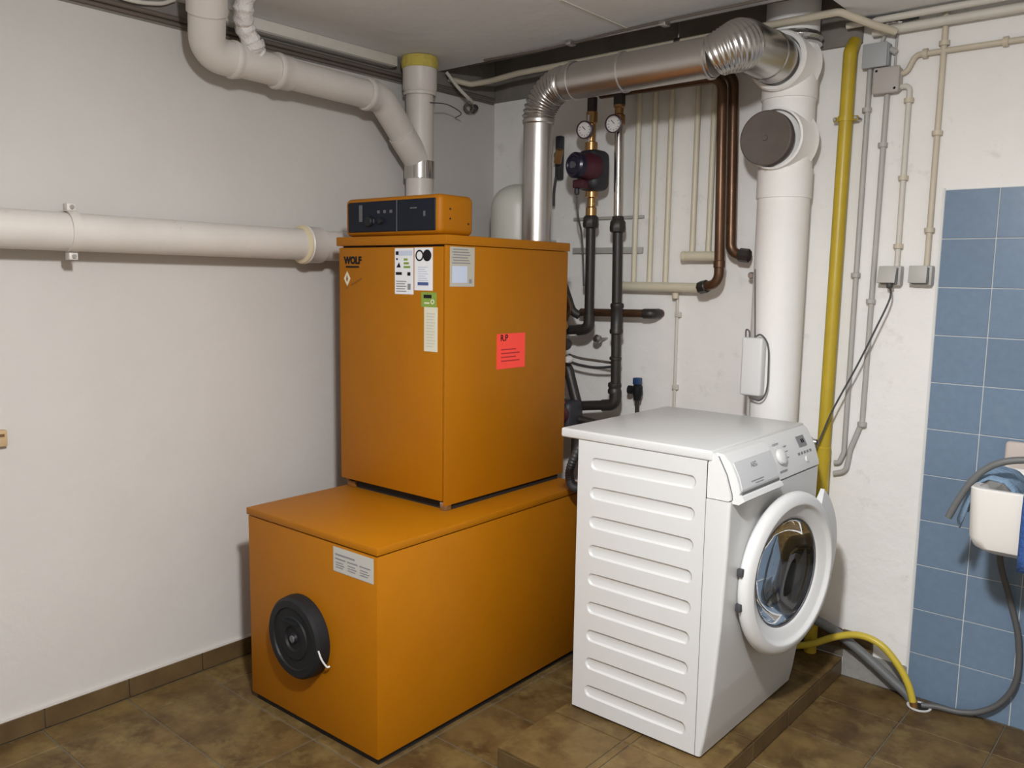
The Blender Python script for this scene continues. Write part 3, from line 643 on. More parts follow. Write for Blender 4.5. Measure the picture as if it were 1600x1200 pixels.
obj('cable_gland', cyl(bm_new(), (0.634, 2.67, 1.703), (0.634, 2.67, 1.680), 0.010, 12, 0.002), 'pump_black', pu)
tag(obj('pump_cable', tube(bm_new(), smoothpath([(0.634, 2.67, 1.679), (0.628, 2.69, 1.60), (0.610, 2.74, 1.54), (0.606, 2.76, 1.45), (0.600, 2.78, 1.33)]), 0.004, 8), 'cable_grey'), 'thin grey cable hanging from the circulation pump', 'cable')

t = thing('branch_pipe', 'dark horizontal branch pipe running behind the risers into the wall', 'pipe', (0.62, 2.83, 1.225))
obj('pipe', tube(bm_new(), fillet([(0.55, 2.835, 1.222), (0.885, 2.835, 1.229), (0.890, 2.897, 1.229)], 0.02), 0.0165, 16), 'copper_old', t)
obj('end_elbow', tube(bm_new(), fillet([(0.850, 2.835, 1.228), (0.885, 2.835, 1.229), (0.889, 2.880, 1.229)], 0.02), 0.0195, 16), 'black_iron', t)
for i, (za, zb, lab) in enumerate(((1.036, 1.030, 'upper dark cable strung sideways to the tall riser'), (1.008, 1.018, 'lower dark cable strung sideways to the tall riser'))):
    tag(obj('cross_cable', tube(bm_new(), smoothpath([(0.520, 2.80, za+0.01), (0.58, 2.80, za), (0.66, 2.80, za-0.004), (0.76, 2.785, zb)]), 0.0055, 8), 'cable_brown' if i == 0 else 'cable_dark'), lab, 'cable')
for (z_, w_, lab) in ((1.475, 0.012, 'flat grey steel strip on the wall between the risers, lower one'), (1.605, 0.006, 'thin grey rod on the wall between the risers, upper one')):
    tag(obj('wall_strip', box(bm_new(), 0.46, 0.80, 2.886, 2.899, z_-w_, z_+w_, 0.002), 'grey_conduit'), lab, 'strip')
wb = thing('wall_bracket', 'black bracket with a small brass valve beside the flue riser', 'bracket', (0.43, 2.86, 1.8))
obj('plate', box(bm_new(), 0.368, 0.398, 2.870, 2.899, 1.77, 1.95, 0.006), 'pump_black', wb)
obj('arm', tube(bm_new(), [(0.385, 2.87, 1.87), (0.415, 2.84, 1.87)], 0.018, 14), 'black_iron', wb)
obj('valve_body', tube(bm_new(), [(0.402, 2.845, 1.835), (0.424, 2.83, 1.885)], 0.016, 14), 'brass', wb)
obj('hanging_tail', tube(bm_new(), smoothpath([(0.385, 2.86, 1.78), (0.380, 2.855, 1.72), (0.384, 2.85, 1.66)]), 0.006, 8), 'cable_dark', wb)
tag(obj('pipe_clip', lathe(bm_new(), [(0.004, 0.09), (0.004, 0.03), (0.016, 0.028), (0.018, 0.010), (0.011, 0.0), (0, 0.0)], (0.640, 2.81, 1.118), (0, 1, 0), 16), 'galvanised'), 'small bright metal pipe clip on the wall right of the boiler', 'clip')

# pipework squeezed between boiler and risers
mg = thing('valve_assembly', 'tangle of dark valves, fittings and a red handle behind the boiler edge', 'valve', (0.60, 2.66, 0.80))
obj('vertical_pipe', tube(bm_new(), fillet([(0.545, 2.70, 1.345), (0.562, 2.70, 1.22), (0.555, 2.69, 1.05), (0.600, 2.69, 1.00), (0.648, 2.69, 0.86), (0.648, 2.69, 0.64)], 0.03), 0.021, 16), 'black_iron', mg)
obj('angle_fitting', tube(bm_new(), smoothpath([(0.560, 2.70, 1.33), (0.590, 2.69, 1.28), (0.612, 2.69, 1.235), (0.640, 2.70, 1.215)]), 0.017, 14), 'black_iron', mg)
obj('fill_valve', lathe(bm_new(), [(0, 0), (0.020, 0.0), (0.024, 0.008), (0.024, 0.022), (0.016, 0.028), (0.016, 0.06), (0.0, 0.06)], (0.600, 2.66, 1.10), (-0.4, 1, 0), 14), 'black_iron', mg)
obj('brass_body', lathe(bm_new(), [(0, 0), (0.015, 0), (0.018, 0.015), (0.012, 0.03), (0, 0.03)], (0.588, 2.67, 1.165), (0.3, -0.2, 1), 12), 'brass', mg)
obj('copper_tail', tube(bm_new(), smoothpath([(0.575, 2.67, 1.30), (0.612, 2.655, 1.285), (0.628, 2.655, 1.24), (0.600, 2.66, 1.195), (0.580, 2.67, 1.18)]), 0.007, 8), 'copper_old', mg)
obj('sensor_loop', tube(bm_new(), smoothpath([(0.575, 2.65, 1.34), (0.590, 2.64, 1.30), (0.580, 2.64, 1.20), (0.592, 2.64, 1.10), (0.578, 2.65, 1.02)]), 0.006, 8), 'cable_dark', mg)
obj('white_plug', lathe(bm_new(), [(0, 0), (0.014, 0), (0.016, 0.012), (0.012, 0.026), (0, 0.026)], (0.628, 2.66, 1.045), (0.2, -1, 0), 14), 'gauge_white', mg)
obj('pump_block', box(bm_new(), 0.572, 0.676, 2.600, 2.700, 0.745, 0.885, 0.025, 3), 'pump_black', mg)
obj('purple_cover', lathe(bm_new(), [(0.036, 0), (0.038, 0.02), (0.030, 0.03), (0, 0.031)], (0.632, 2.605, 0.835), (0.3, -1, 0), 20), 'pump_maroon', mg)
hd = obj('red_handle', box(bm_new(), 0.596, 0.650, 2.590, 2.612, 0.872, 0.892, 0.006, 2, Matrix.Rotation(0.25, 4, 'Y')), 'red_plastic', mg)
obj('handle_hub', cyl(bm_new(), (0.612, 2.60, 0.86), (0.612, 2.60, 0.898), 0.014, 14, 0.003), 'red_plastic', mg)
obj('return_pipe', tube(bm_new(), [(0.62, 2.66, 0.815), (0.735, 2.69, 0.800)], 0.016, 14), 'black_iron', mg)

# black hoses behind the washing machine
for i, (pts_, lab) in enumerate((([(0.935, 2.36, 0.84), (0.925, 2.31, 0.77), (0.912, 2.29, 0.70), (0.940, 2.27, 0.66), (0.975, 2.27, 0.655)], 'black ribbed hose hanging nearest the boiler behind washing machine'),
                                 ([(1.005, 2.44, 0.84), (0.985, 2.38, 0.80), (0.962, 2.345, 0.72), (0.985, 2.33, 0.67), (1.03, 2.33, 0.66)], 'black ribbed hose hanging close behind the washing machine side'))):
    pp = smoothpath(pts_, 14)
    tag(obj('drain_hose', tube(bm_new(), pp, [0.014+0.002*(k % 2) for k in range(len(pp))], 12), 'black_rubber_hose'), lab, 'hose', 'black hoses behind the machine')

# thin wall conduit and drain valve
tc = thing('thin_conduit', 'thin pale conduit running down from the long tube header', 'conduit', (0.968, 2.885, 0.3))
obj('pipe', tube(bm_new(), [(0.964, 2.890, 1.300), (0.972, 2.890, 0.30)], 0.0062, 10), 'pale_conduit', tc)
for z in (1.228, 0.947): obj('clip', box(bm_new(), 0.958, 0.982, 2.882, 2.899, z-0.010, z+0.010, 0.003), 'pale_conduit', tc)
obj('brass_end', lathe(bm_new(), [(0, 0), (0.012, 0.0), (0.013, 0.02), (0.007, 0.026), (0, 0.026)], (0.964, 2.872, 1.290), (0, 0, 1), 14), 'cream_paint', tc)
dv = thing('drain_valve', 'small black drain valve with blue handle in front of the wall', 'valve', (0.832, 2.84, 0.80))
obj('pipe', tube(bm_new(), [(0.836, 2.84, 0.55), (0.830, 2.84, 0.925)], 0.0085, 12), 'black_iron', dv)
obj('body', lathe(bm_new(), [(0, 0.885), (0.014, 0.886), (0.016, 0.90), (0.020, 0.91), (0.020, 0.940), (0.013, 0.948), (0, 0.949)], (0.831, 2.84, 0), (0, 0, 1), 16), 'black_plastic', dv)
obj('side_cap', lathe(bm_new(), [(0.010, 0), (0.010, 0.018), (0.017, 0.020), (0.017, 0.034), (0, 0.036)], (0.826, 2.838, 0.925), (-1, -0.1, 0), 16), 'black_plastic', dv)
obj('handle', box(bm_new(), 0.814, 0.844, 2.826, 2.854, 0.948, 0.975, 0.004), 'blue_plastic', dv)

# white hung case on the chimney
hc = thing('hanging_case', 'narrow white plastic case with a thin cable hung on the chimney', 'case', (1.378, 2.69, 0.965))
obj('body', box(bm_new(), 1.338, 1.412, 2.672, 2.708, 0.975, 1.172, 0.008, 3), 'white_plastic', hc)
obj('hook', tube(bm_new(), smoothpath([(1.344, 2.69, 1.168), (1.345, 2.688, 1.195), (1.356, 2.688, 1.192), (1.358, 2.69, 1.170)]), 0.0030, 8), 'cable_grey', hc)
obj('cable_loop', tube(bm_new(), smoothpath([(1.375, 2.69, 1.172), (1.400, 2.685, 1.182), (1.428, 2.680, 1.150), (1.434, 2.680, 1.08), (1.432, 2.680, 1.00), (1.408, 2.684, 0.962), (1.368, 2.69, 0.968)]), 0.0030, 8), 'cable_grey', hc)
obj('lead', tube(bm_new(), smoothpath([(1.362, 2.69, 0.976), (1.360, 2.70, 0.95), (1.362, 2.70, 0.90), (1.37, 2.705, 0.80)]), 0.0055, 8), 'grey_conduit', hc)
obj('top_cable', tube(bm_new(), [(1.372, 2.70, 1.172), (1.350, 2.722, 1.40)], 0.0022, 6), 'cable_grey', hc)

# ------------------------------------------------------------------ gas pipe
gp = thing('gas_pipe', 'thick yellow gas pipe standing upright on the back wall', 'pipe', (1.567, 2.855, 0.0))
obj('pipe', tube(bm_new(), fillet([(1.576, 2.890, 2.135), (1.576, 2.855, 2.10), (1.567, 2.855, 0.066)], 0.03), 0.0215, 22), 'gas_yellow', gp)
obj('tee_fitting', lathe(bm_new(), [(0.0215, 0.640), (0.027, 0.645), (0.027, 0.80), (0.0215, 0.806)], (1.567, 2.855, 0), (0, 0, 1), 22), 'gas_yellow', gp)
cl = obj('clamp', lathe(bm_new(), [(0.0215, 1.880), (0.0245, 1.880), (0.0245, 1.898), (0.0215, 1.898)], (1.575, 2.855, 0), (0, 0, 1), 24, closed=True), 'gas_yellow', gp)
for sgn in (-1, 1):
    obj('clamp_screw', cyl(bm_new(), (1.575+sgn*0.033, 2.845, 1.889), (1.575+sgn*0.033, 2.899, 1.889), 0.0065, 10, 0.002), 'galvanised', cl)
    obj('clamp_ear', box(bm_new(), 1.575+sgn*0.030-0.010, 1.575+sgn*0.030+0.010, 2.852, 2.858, 1.881, 1.897, 0.002), 'gas_yellow', cl)
wv = obj('shutoff_valve', lathe(bm_new(), [(0.010, 0), (0.012, 0.015), (0.016, 0.018), (0.016, 0.040), (0, 0.042)], (1.548, 2.850, 0.815), (-1, -0.1, 0), 16), 'galvanised', gp)
obj('valve_nut', cyl(bm_new(), (1.528, 2.846, 0.780), (1.548, 2.85, 0.785), 0.012, 8, 0.002), 'brass', wv)

# ------------------------------------------------------------------ conduits
def conduit(label, pts, r, m, clips=(), fil=0.03, group=None, clipm=None, name='conduit', n=14):
    t = thing(name, label, 'conduit', pts[0], 0, group)
    obj('pipe', tube(bm_new(), fillet(pts, fil), r, n), m, t)
    for c in clips:
        c = Vector(c)
        k = obj('clip', lathe(bm_new(), [(r*0.9, -0.008), (r*1.7, -0.007), (r*1.75, 0.007), (r*0.9, 0.008)], c, (0, 0, 1) if len(pts) and abs(Vector(pts[-1]).z-Vector(pts[0]).z) > 0.3 else (1, 0, 0), 12, closed=True), clipm or m, t)
        obj('clip_base', box(bm_new(), c.x-0.007, c.x+0.007, min(c.y+r, 2.896), 2.899, c.z-0.007, c.z+0.007), clipm or m, k)
    return t
G = 'wall conduits'
conduit('long cream conduit hung under ceiling slot above the silver duct', [(0.02, 2.585, 2.175), (0.075, 2.665, 2.160), (0.15, 2.700, 2.170), (0.30, 2.700, 2.180), (1.590, 2.700, 2.183), (1.665, 2.790, 2.152), (1.715, 2.845, 2.135)], 0.0115, 'cream_conduit', (), 0.03, G)
hg = thing('conduit_hanger', 'bright metal hanger holding the cream conduit above the silver duct', 'hanger', (1.03, 2.70, 2.18))
obj('strap', lathe(bm_new(), [(0.0125, -0.012), (0.016, -0.012), (0.016, 0.012), (0.0125, 0.012)], (1.035, 2.700, 2.182), (1, 0, 0), 18, closed=True), 'galvanised', hg)
obj('rod', cyl(bm_new(), (1.035, 2.700, 2.197), (1.035, 2.700, 2.361), 0.004, 8), 'galvanised', hg)
conduit('upper cream conduit along the ceiling edge over the blue tiled wall', [(1.565, 2.842, 2.178), (3.60, 2.842, 2.184)], 0.0105, 'pale_conduit', (), 0.0, G)
conduit('lower thick cream conduit along the ceiling edge over the blue tiled wall', [(1.640, 2.868, 2.150), (3.60, 2.868, 2.153)], 0.0145, 'pale_conduit', (), 0.0, G)
conduit('grey conduit leaving the beige junction box towards the right edge', [(1.722, 2.885, 2.015), (1.745, 2.885, 2.018), (1.768, 2.885, 2.066), (3.60, 2.885, 2.066)], 0.0085, 'cream_conduit', ((1.796, 2.885, 2.066), (2.015, 2.885, 2.066)), 0.022, G)
conduit('grey conduit from the beige junction box down to the left switch', [(1.728, 2.885, 1.975), (1.757, 2.885, 1.975), (1.757, 2.885, 1.40)], 0.0085, 'pale_conduit', ((1.757, 2.885, 1.930), (1.757, 2.885, 1.692), (1.757, 2.885, 1.478)), 0.022, G, 'cream_conduit')
conduit('cream conduit from the ceiling down to the right socket', [(1.848, 2.885, 2.193), (1.846, 2.885, 1.40)], 0.0088, 'cream_conduit', ((1.848, 2.885, 2.160), (1.848, 2.885, 2.088), (1.847, 2.885, 1.822), (1.846, 2.885, 1.527)), 0.0, G)
conduit('slim grey conduit from the blue-grey box nearest the gas pipe', [(1.632, 2.886, 2.05), (1.629, 2.886, 0.785), (1.615, 2.886, 0.748), (1.599, 2.887, 0.746)], 0.0085, 'grey_conduit', ((1.630, 2.886, 1.915), (1.629, 2.886, 1.385)), 0.03, G)
conduit('slim grey conduit beside it from the beige box, bending at the bottom', [(1.690, 2.886, 1.97), (1.682, 2.886, 0.900), (1.650, 2.884, 0.800), (1.640, 2.884, 0.722), (1.599, 2.887, 0.708)], 0.0085, 'grey_conduit', ((1.687, 2.886, 1.80), (1.683, 2.886, 1.300), (1.682, 2.886, 0.89)), 0.03, G)
tag(obj('thin_cable', tube(bm_new(), [(1.706, 2.893, 2.15), (1.706, 2.893, 2.03)], 0.004, 8), 'grey_conduit'), 'thin grey cable dropping behind the two junction boxes', 'cable')
tag(obj('feed_cable', tube(bm_new(), smoothpath([(1.672, 2.885, 2.15), (1.670, 2.88, 2.135), (1.662, 2.88, 2.11)]), 0.006, 8), 'grey_conduit'), 'short grey cable entering the top of the blue-grey junction box', 'cable')
# cables in ceiling slot and at its right end
for i, (y_, z_, r_, m_, lab) in enumerate(((2.575, 2.215, 0.009, 'cable_brown', 'thin brown cable at the front lip of ceiling slot'), (2.640, 2.270, 0.016, 'cable_dark', 'dark pipe in the middle of ceiling slot'), (2.62, 2.31, 0.010, 'cable_brown', 'brown pipe high up at the front of ceiling slot'))):
    tag(obj('slot_pipe', tube(bm_new(), smoothpath([(0.01, y_, z_), (0.4, y_, z_-0.004), (0.9, y_, z_+0.003), (1.59, y_, z_)], 4), r_, 10), m_), lab, 'pipe', 'pipes in the ceiling slot')
tag(obj('ceiling_cable', tube(bm_new(), smoothpath([(0.30, 2.50, 2.19), (0.62, 2.505, 2.187), (1.0, 2.485, 2.19), (1.45, 2.47, 2.188), (1.9, 2.49, 2.188)], 6), 0.0045, 8), 'cable_brown'), 'thin brown cable clipped along the ceiling edge before the slot', 'cable')
for (x_, lab) in ((0.72, 'left small metal clip on the ceiling cable'), (1.10, 'right small metal clip on the ceiling cable')):
    tag(obj('cable_clip', box(bm_new(), x_-0.012, x_+0.012, 2.476, 2.512, 2.178, 2.1945, 0.003), 'galvanised'), lab, 'clip', 'clips on the ceiling cable')
tag(obj('corner_cable', tube(bm_new(), smoothpath([(0.05, 2.545, 2.19), (0.085, 2.58, 2.13), (0.09, 2.63, 2.10), (0.06, 2.69, 2.095), (0.03, 2.70, 2.098)]), 0.007, 8), 'pale_conduit'), 'pale cable curling down at the left end of the ceiling slot', 'cable')
cbx = thing('corner_fitting', 'dark cable fitting at the top of the room corner', 'fitting', (0.05, 2.72, 2.09))
obj('ring', lathe(bm_new(), [(0.014, -0.008), (0.022, -0.008), (0.022, 0.008), (0.014, 0.008)], (0.030, 2.700, 2.075), (1, -0.4, 0), 18, closed=True), 'cable_brown', cbx)
obj('gland', cyl(bm_new(), (0.010, 2.745, 2.07), (0.040, 2.735, 2.085), 0.014, 12, 0.003), 'cable_dark', cbx)
bd = thing('cable_bundle', 'black cables and foil where the cream conduits meet by the ceiling', 'cable', (1.68, 2.86, 2.16))
for k in range(4):
    obj('cable', tube(bm_new(), smoothpath([(1.60+0.010*k, 2.86-0.01*k, 2.185), (1.65+0.012*k, 2.855, 2.17+0.004*k), (1.70+0.012*k, 2.865, 2.182-0.003*k), (1.74+0.01*k, 2.88, 2.178)]), 0.006, 8), 'cable_dark', bd)
obj('foil_wrap', tube(bm_new(), smoothpath([(1.66, 2.868, 2.170), (1.69, 2.872, 2.176), (1.725, 2.876, 2.172)], 4), [0.012+0.004*(k % 2) for k in range(9)], 10), 'foil', bd)

# junction boxes
j1 = thing('junction_box', 'blue-grey square junction box high beside the gas pipe', 'junction box', (1.655, 2.88, 2.04), 0, 'junction boxes')
obj('body', box(bm_new(), 1.617, 1.692, 2.868, 2.8995, 2.042, 2.113, 0.003), 'grey_box', j1)
obj('cover', box(bm_new(), 1.614, 1.690, 2.855, 2.868, 2.040, 2.115, 0.003), 'grey_box', j1)
obj('side_gland', cyl(bm_new(), (1.692, 2.880, 2.095), (1.712, 2.880, 2.080), 0.009, 12, 0.002), 'grey_conduit', j1)
j2 = thing('junction_box', 'beige-grey rounded junction box with corner screws below the blue-grey one', 'junction box', (1.69, 2.88, 1.96), 0, 'junction boxes')
obj('body', box(bm_new(), 1.652, 1.733, 2.872, 2.8995, 1.958, 2.036, 0.012, 3), 'beige_grey_box', j2)
obj('cover', box(bm_new(), 1.650, 1.731, 2.858, 2.873, 1.956, 2.038, 0.006, 3), 'beige_grey_box', j2)
for (x_, z_) in ((1.661, 2.027), (1.719, 1.969)): obj('screw', lathe(bm_new(), [(0.004, 0), (0.003, 0.002), (0, 0.002)], (x_, 2.858, z_), (0, -1, 0), 12), 'ink', j2)
# switch and socket
def switchbox(name, label, x0, x1, z0, z1, tilt):
    t = thing(name, label, 'socket', ((x0+x1)/2, 2.899, z0), 0, 'grey surface-mounted sockets')
    obj('body', box(bm_new(), x0+0.003, x1, 2.866, 2.8995, z0, z1, 0.004), 'switch_grey', t)
    b = bm_new(); box(b, x0-0.002, x1-0.010, 2.846, 2.852, z0+0.008, z1, 0.002, 2, Matrix.Rotation(tilt, 4, 'X')); obj('flap', b, 'switch_grey', t)
    obj('inner_recess', box(bm_new(), x0+0.004, x1-0.008, 2.856, 2.867, z0+0.006, z1-0.006), 'seam_dark', t)
    return t
sw = switchbox('wall_socket', 'grey socket with lifted flap and a plugged-in dark cable', 1.713, 1.776, 1.352, 1.415, -0.28)
switchbox('wall_socket', 'grey socket with closed flap next to the blue tiles', 1.806, 1.868, 1.354, 1.416, -0.08)
mc = thing('machine_cable', 'thin dark power cable slanting from the socket to washing machine', 'cable', (1.755, 2.85, 1.35))
obj('cord', tube(bm_new(), smoothpath([(1.750, 2.852, 1.352), (1.757, 2.835, 1.310), (1.724, 2.825, 1.215), (1.676, 2.82, 1.094), (1.622, 2.815, 0.972), (1.598, 2.81, 0.910), (1.570, 2.80, 0.82), (1.50, 2.75, 0.60)]), 0.0032, 8), 'cable_dark', mc)
obj('plug', cyl(bm_new(), (1.745, 2.858, 1.372), (1.750, 2.850, 1.345), 0.010, 12, 0.002), 'cable_dark', mc)

# small wooden block on the left edge of the wall
wb2 = thing('wooden_wall_block', 'small pale wooden block on the left wall at the picture edge', 'block', (0.012, 0.835, 0.87))
obj('frame', box(bm_new(), 0.0, 0.022, 0.790, 0.853, 0.868, 0.914, 0.003), 'wood_beige', wb2)
obj('inlay', box(bm_new(), 0.0215, 0.0235, 0.795, 0.845, 0.896, 0.904), 'wood_dark', wb2)

# ------------------------------------------------------------------ washing machine
WY0, WY1, WXB, WXS, WZ0, WZT = 1.978, 2.588, 1.172, 1.586, 0.072, 0.920
wm = thing('washing_machine', 'white front-loading washing machine with ribbed side and door ajar', 'washing machine', (1.39, 2.285, PH))
# ribbed side panel with pressed-in grooves
def side_panel(y, sgn):
    bm = bm_new(); x0, x1 = WXB, WXS; z0, z1 = WZ0, WZT-0.028
    n = 9; zc = [0.828-0.0866*i for i in range(n)]           # groove centres
    edges = [z1]+[(zc[i]+zc[i+1])/2 for i in range(n-1)]+[z0]
    cxm = 1.3865; hl = 0.168; hr = 0.0175
    def ray_rect(a, xa, xb, za, zb, cz_):
        c, s = math.cos(a), math.sin(a); t = 1e9
        if c > 1e-9: t = min(t, (xb-cxm)/c)
        if c < -1e-9: t = min(t, (xa-cxm)/c)
        if s > 1e-9: t = min(t, (zb-cz_)/s)
        if s < -1e-9: t = min(t, (za-cz_)/s)
        return t
    def ray_stad(a, L_, R_):
        c, s = abs(math.cos(a)), abs(math.sin(a)); f = L_-R_
        if s > 1e-9 and R_/s*c <= f: return R_/s
        bq = c*f; return bq+math.sqrt(max(0, bq*bq-(f*f-R_*R_)))
    for i in range(n):
        cz_ = zc[i]; za, zb = edges[i+1], edges[i]
        angs = set()
        for (xx, zz) in ((x0, za), (x1, za), (x0, zb), (x1, zb)): angs.add(math.atan2(zz-cz_, xx-cxm) % (2*PI))
        f = hl-hr
        for sg in (0, 1):
            for k in range(13):
                th_ = -PI/2+PI*k/12
                px_, pz_ = f+hr*math.cos(th_), hr*math.sin(th_)
                if sg: px_ = -px_
                angs.add(round(math.atan2(pz_, px_) % (2*PI), 6))
        A = sorted(angs)
        rings = []
        for (kind, L_, R_, dep) in (('r', 0, 0, 0), ('s', hl+0.002, hr+0.002, 0), ('s', hl, hr, 0.0012), ('s', hl-0.003, hr-0.003, 0.0048), ('s', hl-0.005, hr-0.005, 0.0055)):
            rg = []
            for a in A:
                t = ray_rect(a, x0, x1, za, zb, cz_) if kind == 'r' else ray_stad(a, L_, R_)
                rg.append(bm.verts.new((cxm+t*math.cos(a), y+sgn*dep, cz_+t*math.sin(a))))
            rings.append(rg)
        m_ = len(A)
        for r_ in range(len(rings)-1):
            for k in range(m_): bm.faces.new((rings[r_][k], rings[r_][(k+1) % m_], rings[r_+1][(k+1) % m_], rings[r_+1][k]))
        bm.faces.new(rings[-1])
    bmesh.ops.remove_doubles(bm, verts=bm.verts, dist=1e-5)
    return bm
obj('ribbed_side_panel', side_panel(WY0, 1), 'white_enamel', wm, angle=30)
b = side_panel(WY1, -1); obj('ribbed_side_panel', b, 'white_enamel', wm, angle=30)
obj('rear_panel', box(bm_new(), WXB, WXB+0.004, WY0+0.0005, WY1-0.0005, WZ0, WZT-0.028), 'white_enamel', wm)
obj('bottom_tray', box(bm_new(), WXB, WXS+0.006, WY0+0.004, WY1-0.004, WZ0-0.003, WZ0), 'rubber', wm)
for (x_, y_) in ((1.20, 2.01), (1.20, 2.555), (1.56, 2.01), (1.56, 2.555)):
    obj('foot', cyl(bm_new(), (x_, y_, PH), (x_, y_, WZ0), 0.018, 14), 'rubber', wm)
obj('top_plate', box(bm_new(), 1.108, 1.600, WY0-0.003, WY1+0.003, WZT-0.028, WZT, 0.006, 3), 'white_enamel', wm)
obj('top_seam', box(bm_new(), WXB+0.005, 1.59, WY0+0.001, WY1-0.001, WZT-0.031, WZT-0.027), 'seam_dark', wm)
# front panel (bowed, rounded edges, round hole)
DC = Vector((1.700, 2.283, 0.535)); TH = math.radians(8.5)
def prof_x(z):
    T = [(0.07, 1.602), (0.12, 1.612), (0.25, 1.630), (0.45, 1.645), (0.65, 1.653), (0.80, 1.655)]
    for (a, xa), (c_, xc) in zip(T, T[1:]):
        if z <= c_: t = (z-a)/(c_-a); return xa+(xc-xa)*t
    return T[-1][1]
bm = bm_new()
zs = [WZ0+(0.792-WZ0)*i/84 for i in range(85)]
yo = [0, 0.0003, 0.001, 0.0022, 0.0042, 0.0065, 0.009]; wd = WY1-WY0
ysn = yo+[0.009+(wd-0.018)*i/64 for i in range(1, 64)]+[wd-v for v in reversed(yo)]
def edge_drop(d, R=0.009): return 0 if d >= R else R-math.sqrt(max(0, R*R-(R-d)**2))
grid = []
for z in zs:
    row = [bm.verts.new((WXS+0.0015, WY0+0.0005, z))]
    for v in ysn:
        d = min(v, wd-v); k = (prof_x(z)-1.602)/0.053
        row.append(bm.verts.new((prof_x(z)-edge_drop(d), WY0+v, z)))
    row.append(bm.verts.new((WXS+0.0015, WY1-0.0005, z))); grid.append(row)
for i in range(len(zs)-1):
    for j in range(len(grid[0])-1):
        q = (grid[i][j], grid[i][j+1], grid[i+1][j+1], grid[i+1][j])
        c = sum((v.co for v in q), Vector())/4
        if 0 < j < len(grid[0])-2 and (c.y-DC.y)**2+(c.z-DC.z)**2 < 0.178**2: continue
        bm.faces.new(q)
bm.faces.new(list(reversed(grid[0]))); bm.faces.new(grid[-1])
for v in [v for v in bm.verts if not v.link_faces]: bm.verts.remove(v)
obj('front_panel', bm, 'white_enamel', wm, angle=40)
obj('side_seam', box(bm_new(), WXS-0.0004, WXS+0.0018, WY0+0.0010, WY0+0.006, WZ0, 0.79), 'seam_dark', wm)
obj('door_seal', lathe(bm_new(), [(0.192, 0.010), (0.190, 0.016), (0.176, 0.016), (0.168, 0.0), (0.160, -0.03), (0.172, -0.06), (0.185, -0.02)], (1.645, DC.y, DC.z), (1, 0, 0), 48, closed=True), 'rubber', wm)
obj('drum', lathe(bm_new(), [(0.174, 0.0), (0.215, -0.03), (0.225, -0.06), (0.225, -0.30), (0.06, -0.33), (0, -0.325)], (1.600, DC.y, DC.z), (1, 0, 0), 48), 'drum_steel', wm)
# door
nn = Vector((math.cos(TH), -math.sin(TH), 0)); dd = Vector((math.sin(TH), math.cos(TH), 0))
door = obj('door', lathe(bm_new(), [(0.2330, -0.014), (0.2365, -0.008), (0.236, 0.000), (0.231, 0.009), (0.222, 0.0145), (0.206, 0.0185), (0.2035, 0.0185), (0.200, 0.016), (0.196, 0.0085), (0.190, 0.006), (0.168, -0.002), (0.159, -0.007), (0.155, -0.022), (0.175, -0.020), (0.215, -0.018)], DC, nn, 72, closed=True, ref=dd), 'white_plastic', wm, angle=50)
# handle grip on the far upper side
hb_ = bm_new()
A0, A1 = math.radians(-30), math.radians(52); n_ = 20
pr = []
for k in range(n_+1):
    a = A0+(A1-A0)*k/n_; ext = 0.042*min(1.0, math.sin(PI*min(0.5, k/n_*0.62)))**1.2
    pr.append((a, 0.230, 0.236+ext))
uz = nn.cross(dd)
vr = [[], [], [], []]
for a, ri, ro in pr:
    d = dd*math.cos(a)+Vector((0, 0, 1))*math.sin(a)
    for q, (r_, h_) in enumerate(((ri, -0.012), (ro, -0.012), (ro, 0.000), (ri, 0.010))): vr[q].append(hb_.verts.new(DC+d*r_+nn*h_))
for k in range(n_):
    for q in range(4): hb_.faces.new((vr[q][k], vr[(q+1) % 4][k], vr[(q+1) % 4][k+1], vr[q][k+1]))
hb_.faces.new([vr[q][0] for q in range(4)]); hb_.faces.new([vr[3-q][n_] for q in range(4)])
obj('door_handle', hb_, 'white_plastic', door, angle=40)
obj('door_glass', lathe(bm_new(), [(0.158, -0.011), (0.152, -0.014), (0.144, -0.030), (0.128, -0.056), (0.096, -0.075), (0.05, -0.083), (0, -0.085), (0, -0.081), (0.05, -0.079), (0.094, -0.071), (0.124, -0.053), (0.140, -0.028), (0.148, -0.011), (0.153, -0.0085)], DC, nn, 56), 'door_glass', door, angle=60)
obj('glass_trim', lathe(bm_new(), [(0.160, -0.009), (0.1615, -0.0075), (0.157, -0.0065), (0.155, -0.009)], DC, nn, 56, closed=True), 'panel_line', door)
for dz in (0.052, -0.045):
    c = DC-dd*0.234+Vector((0, 0, dz))-nn*0.004
    b = bm_new(); box(b, c.x-0.010, c.x+0.006, c.y-0.008, c.y+0.006, c.z-0.011, c.z+0.011, 0.002); obj('hinge', b, 'rubber', door)
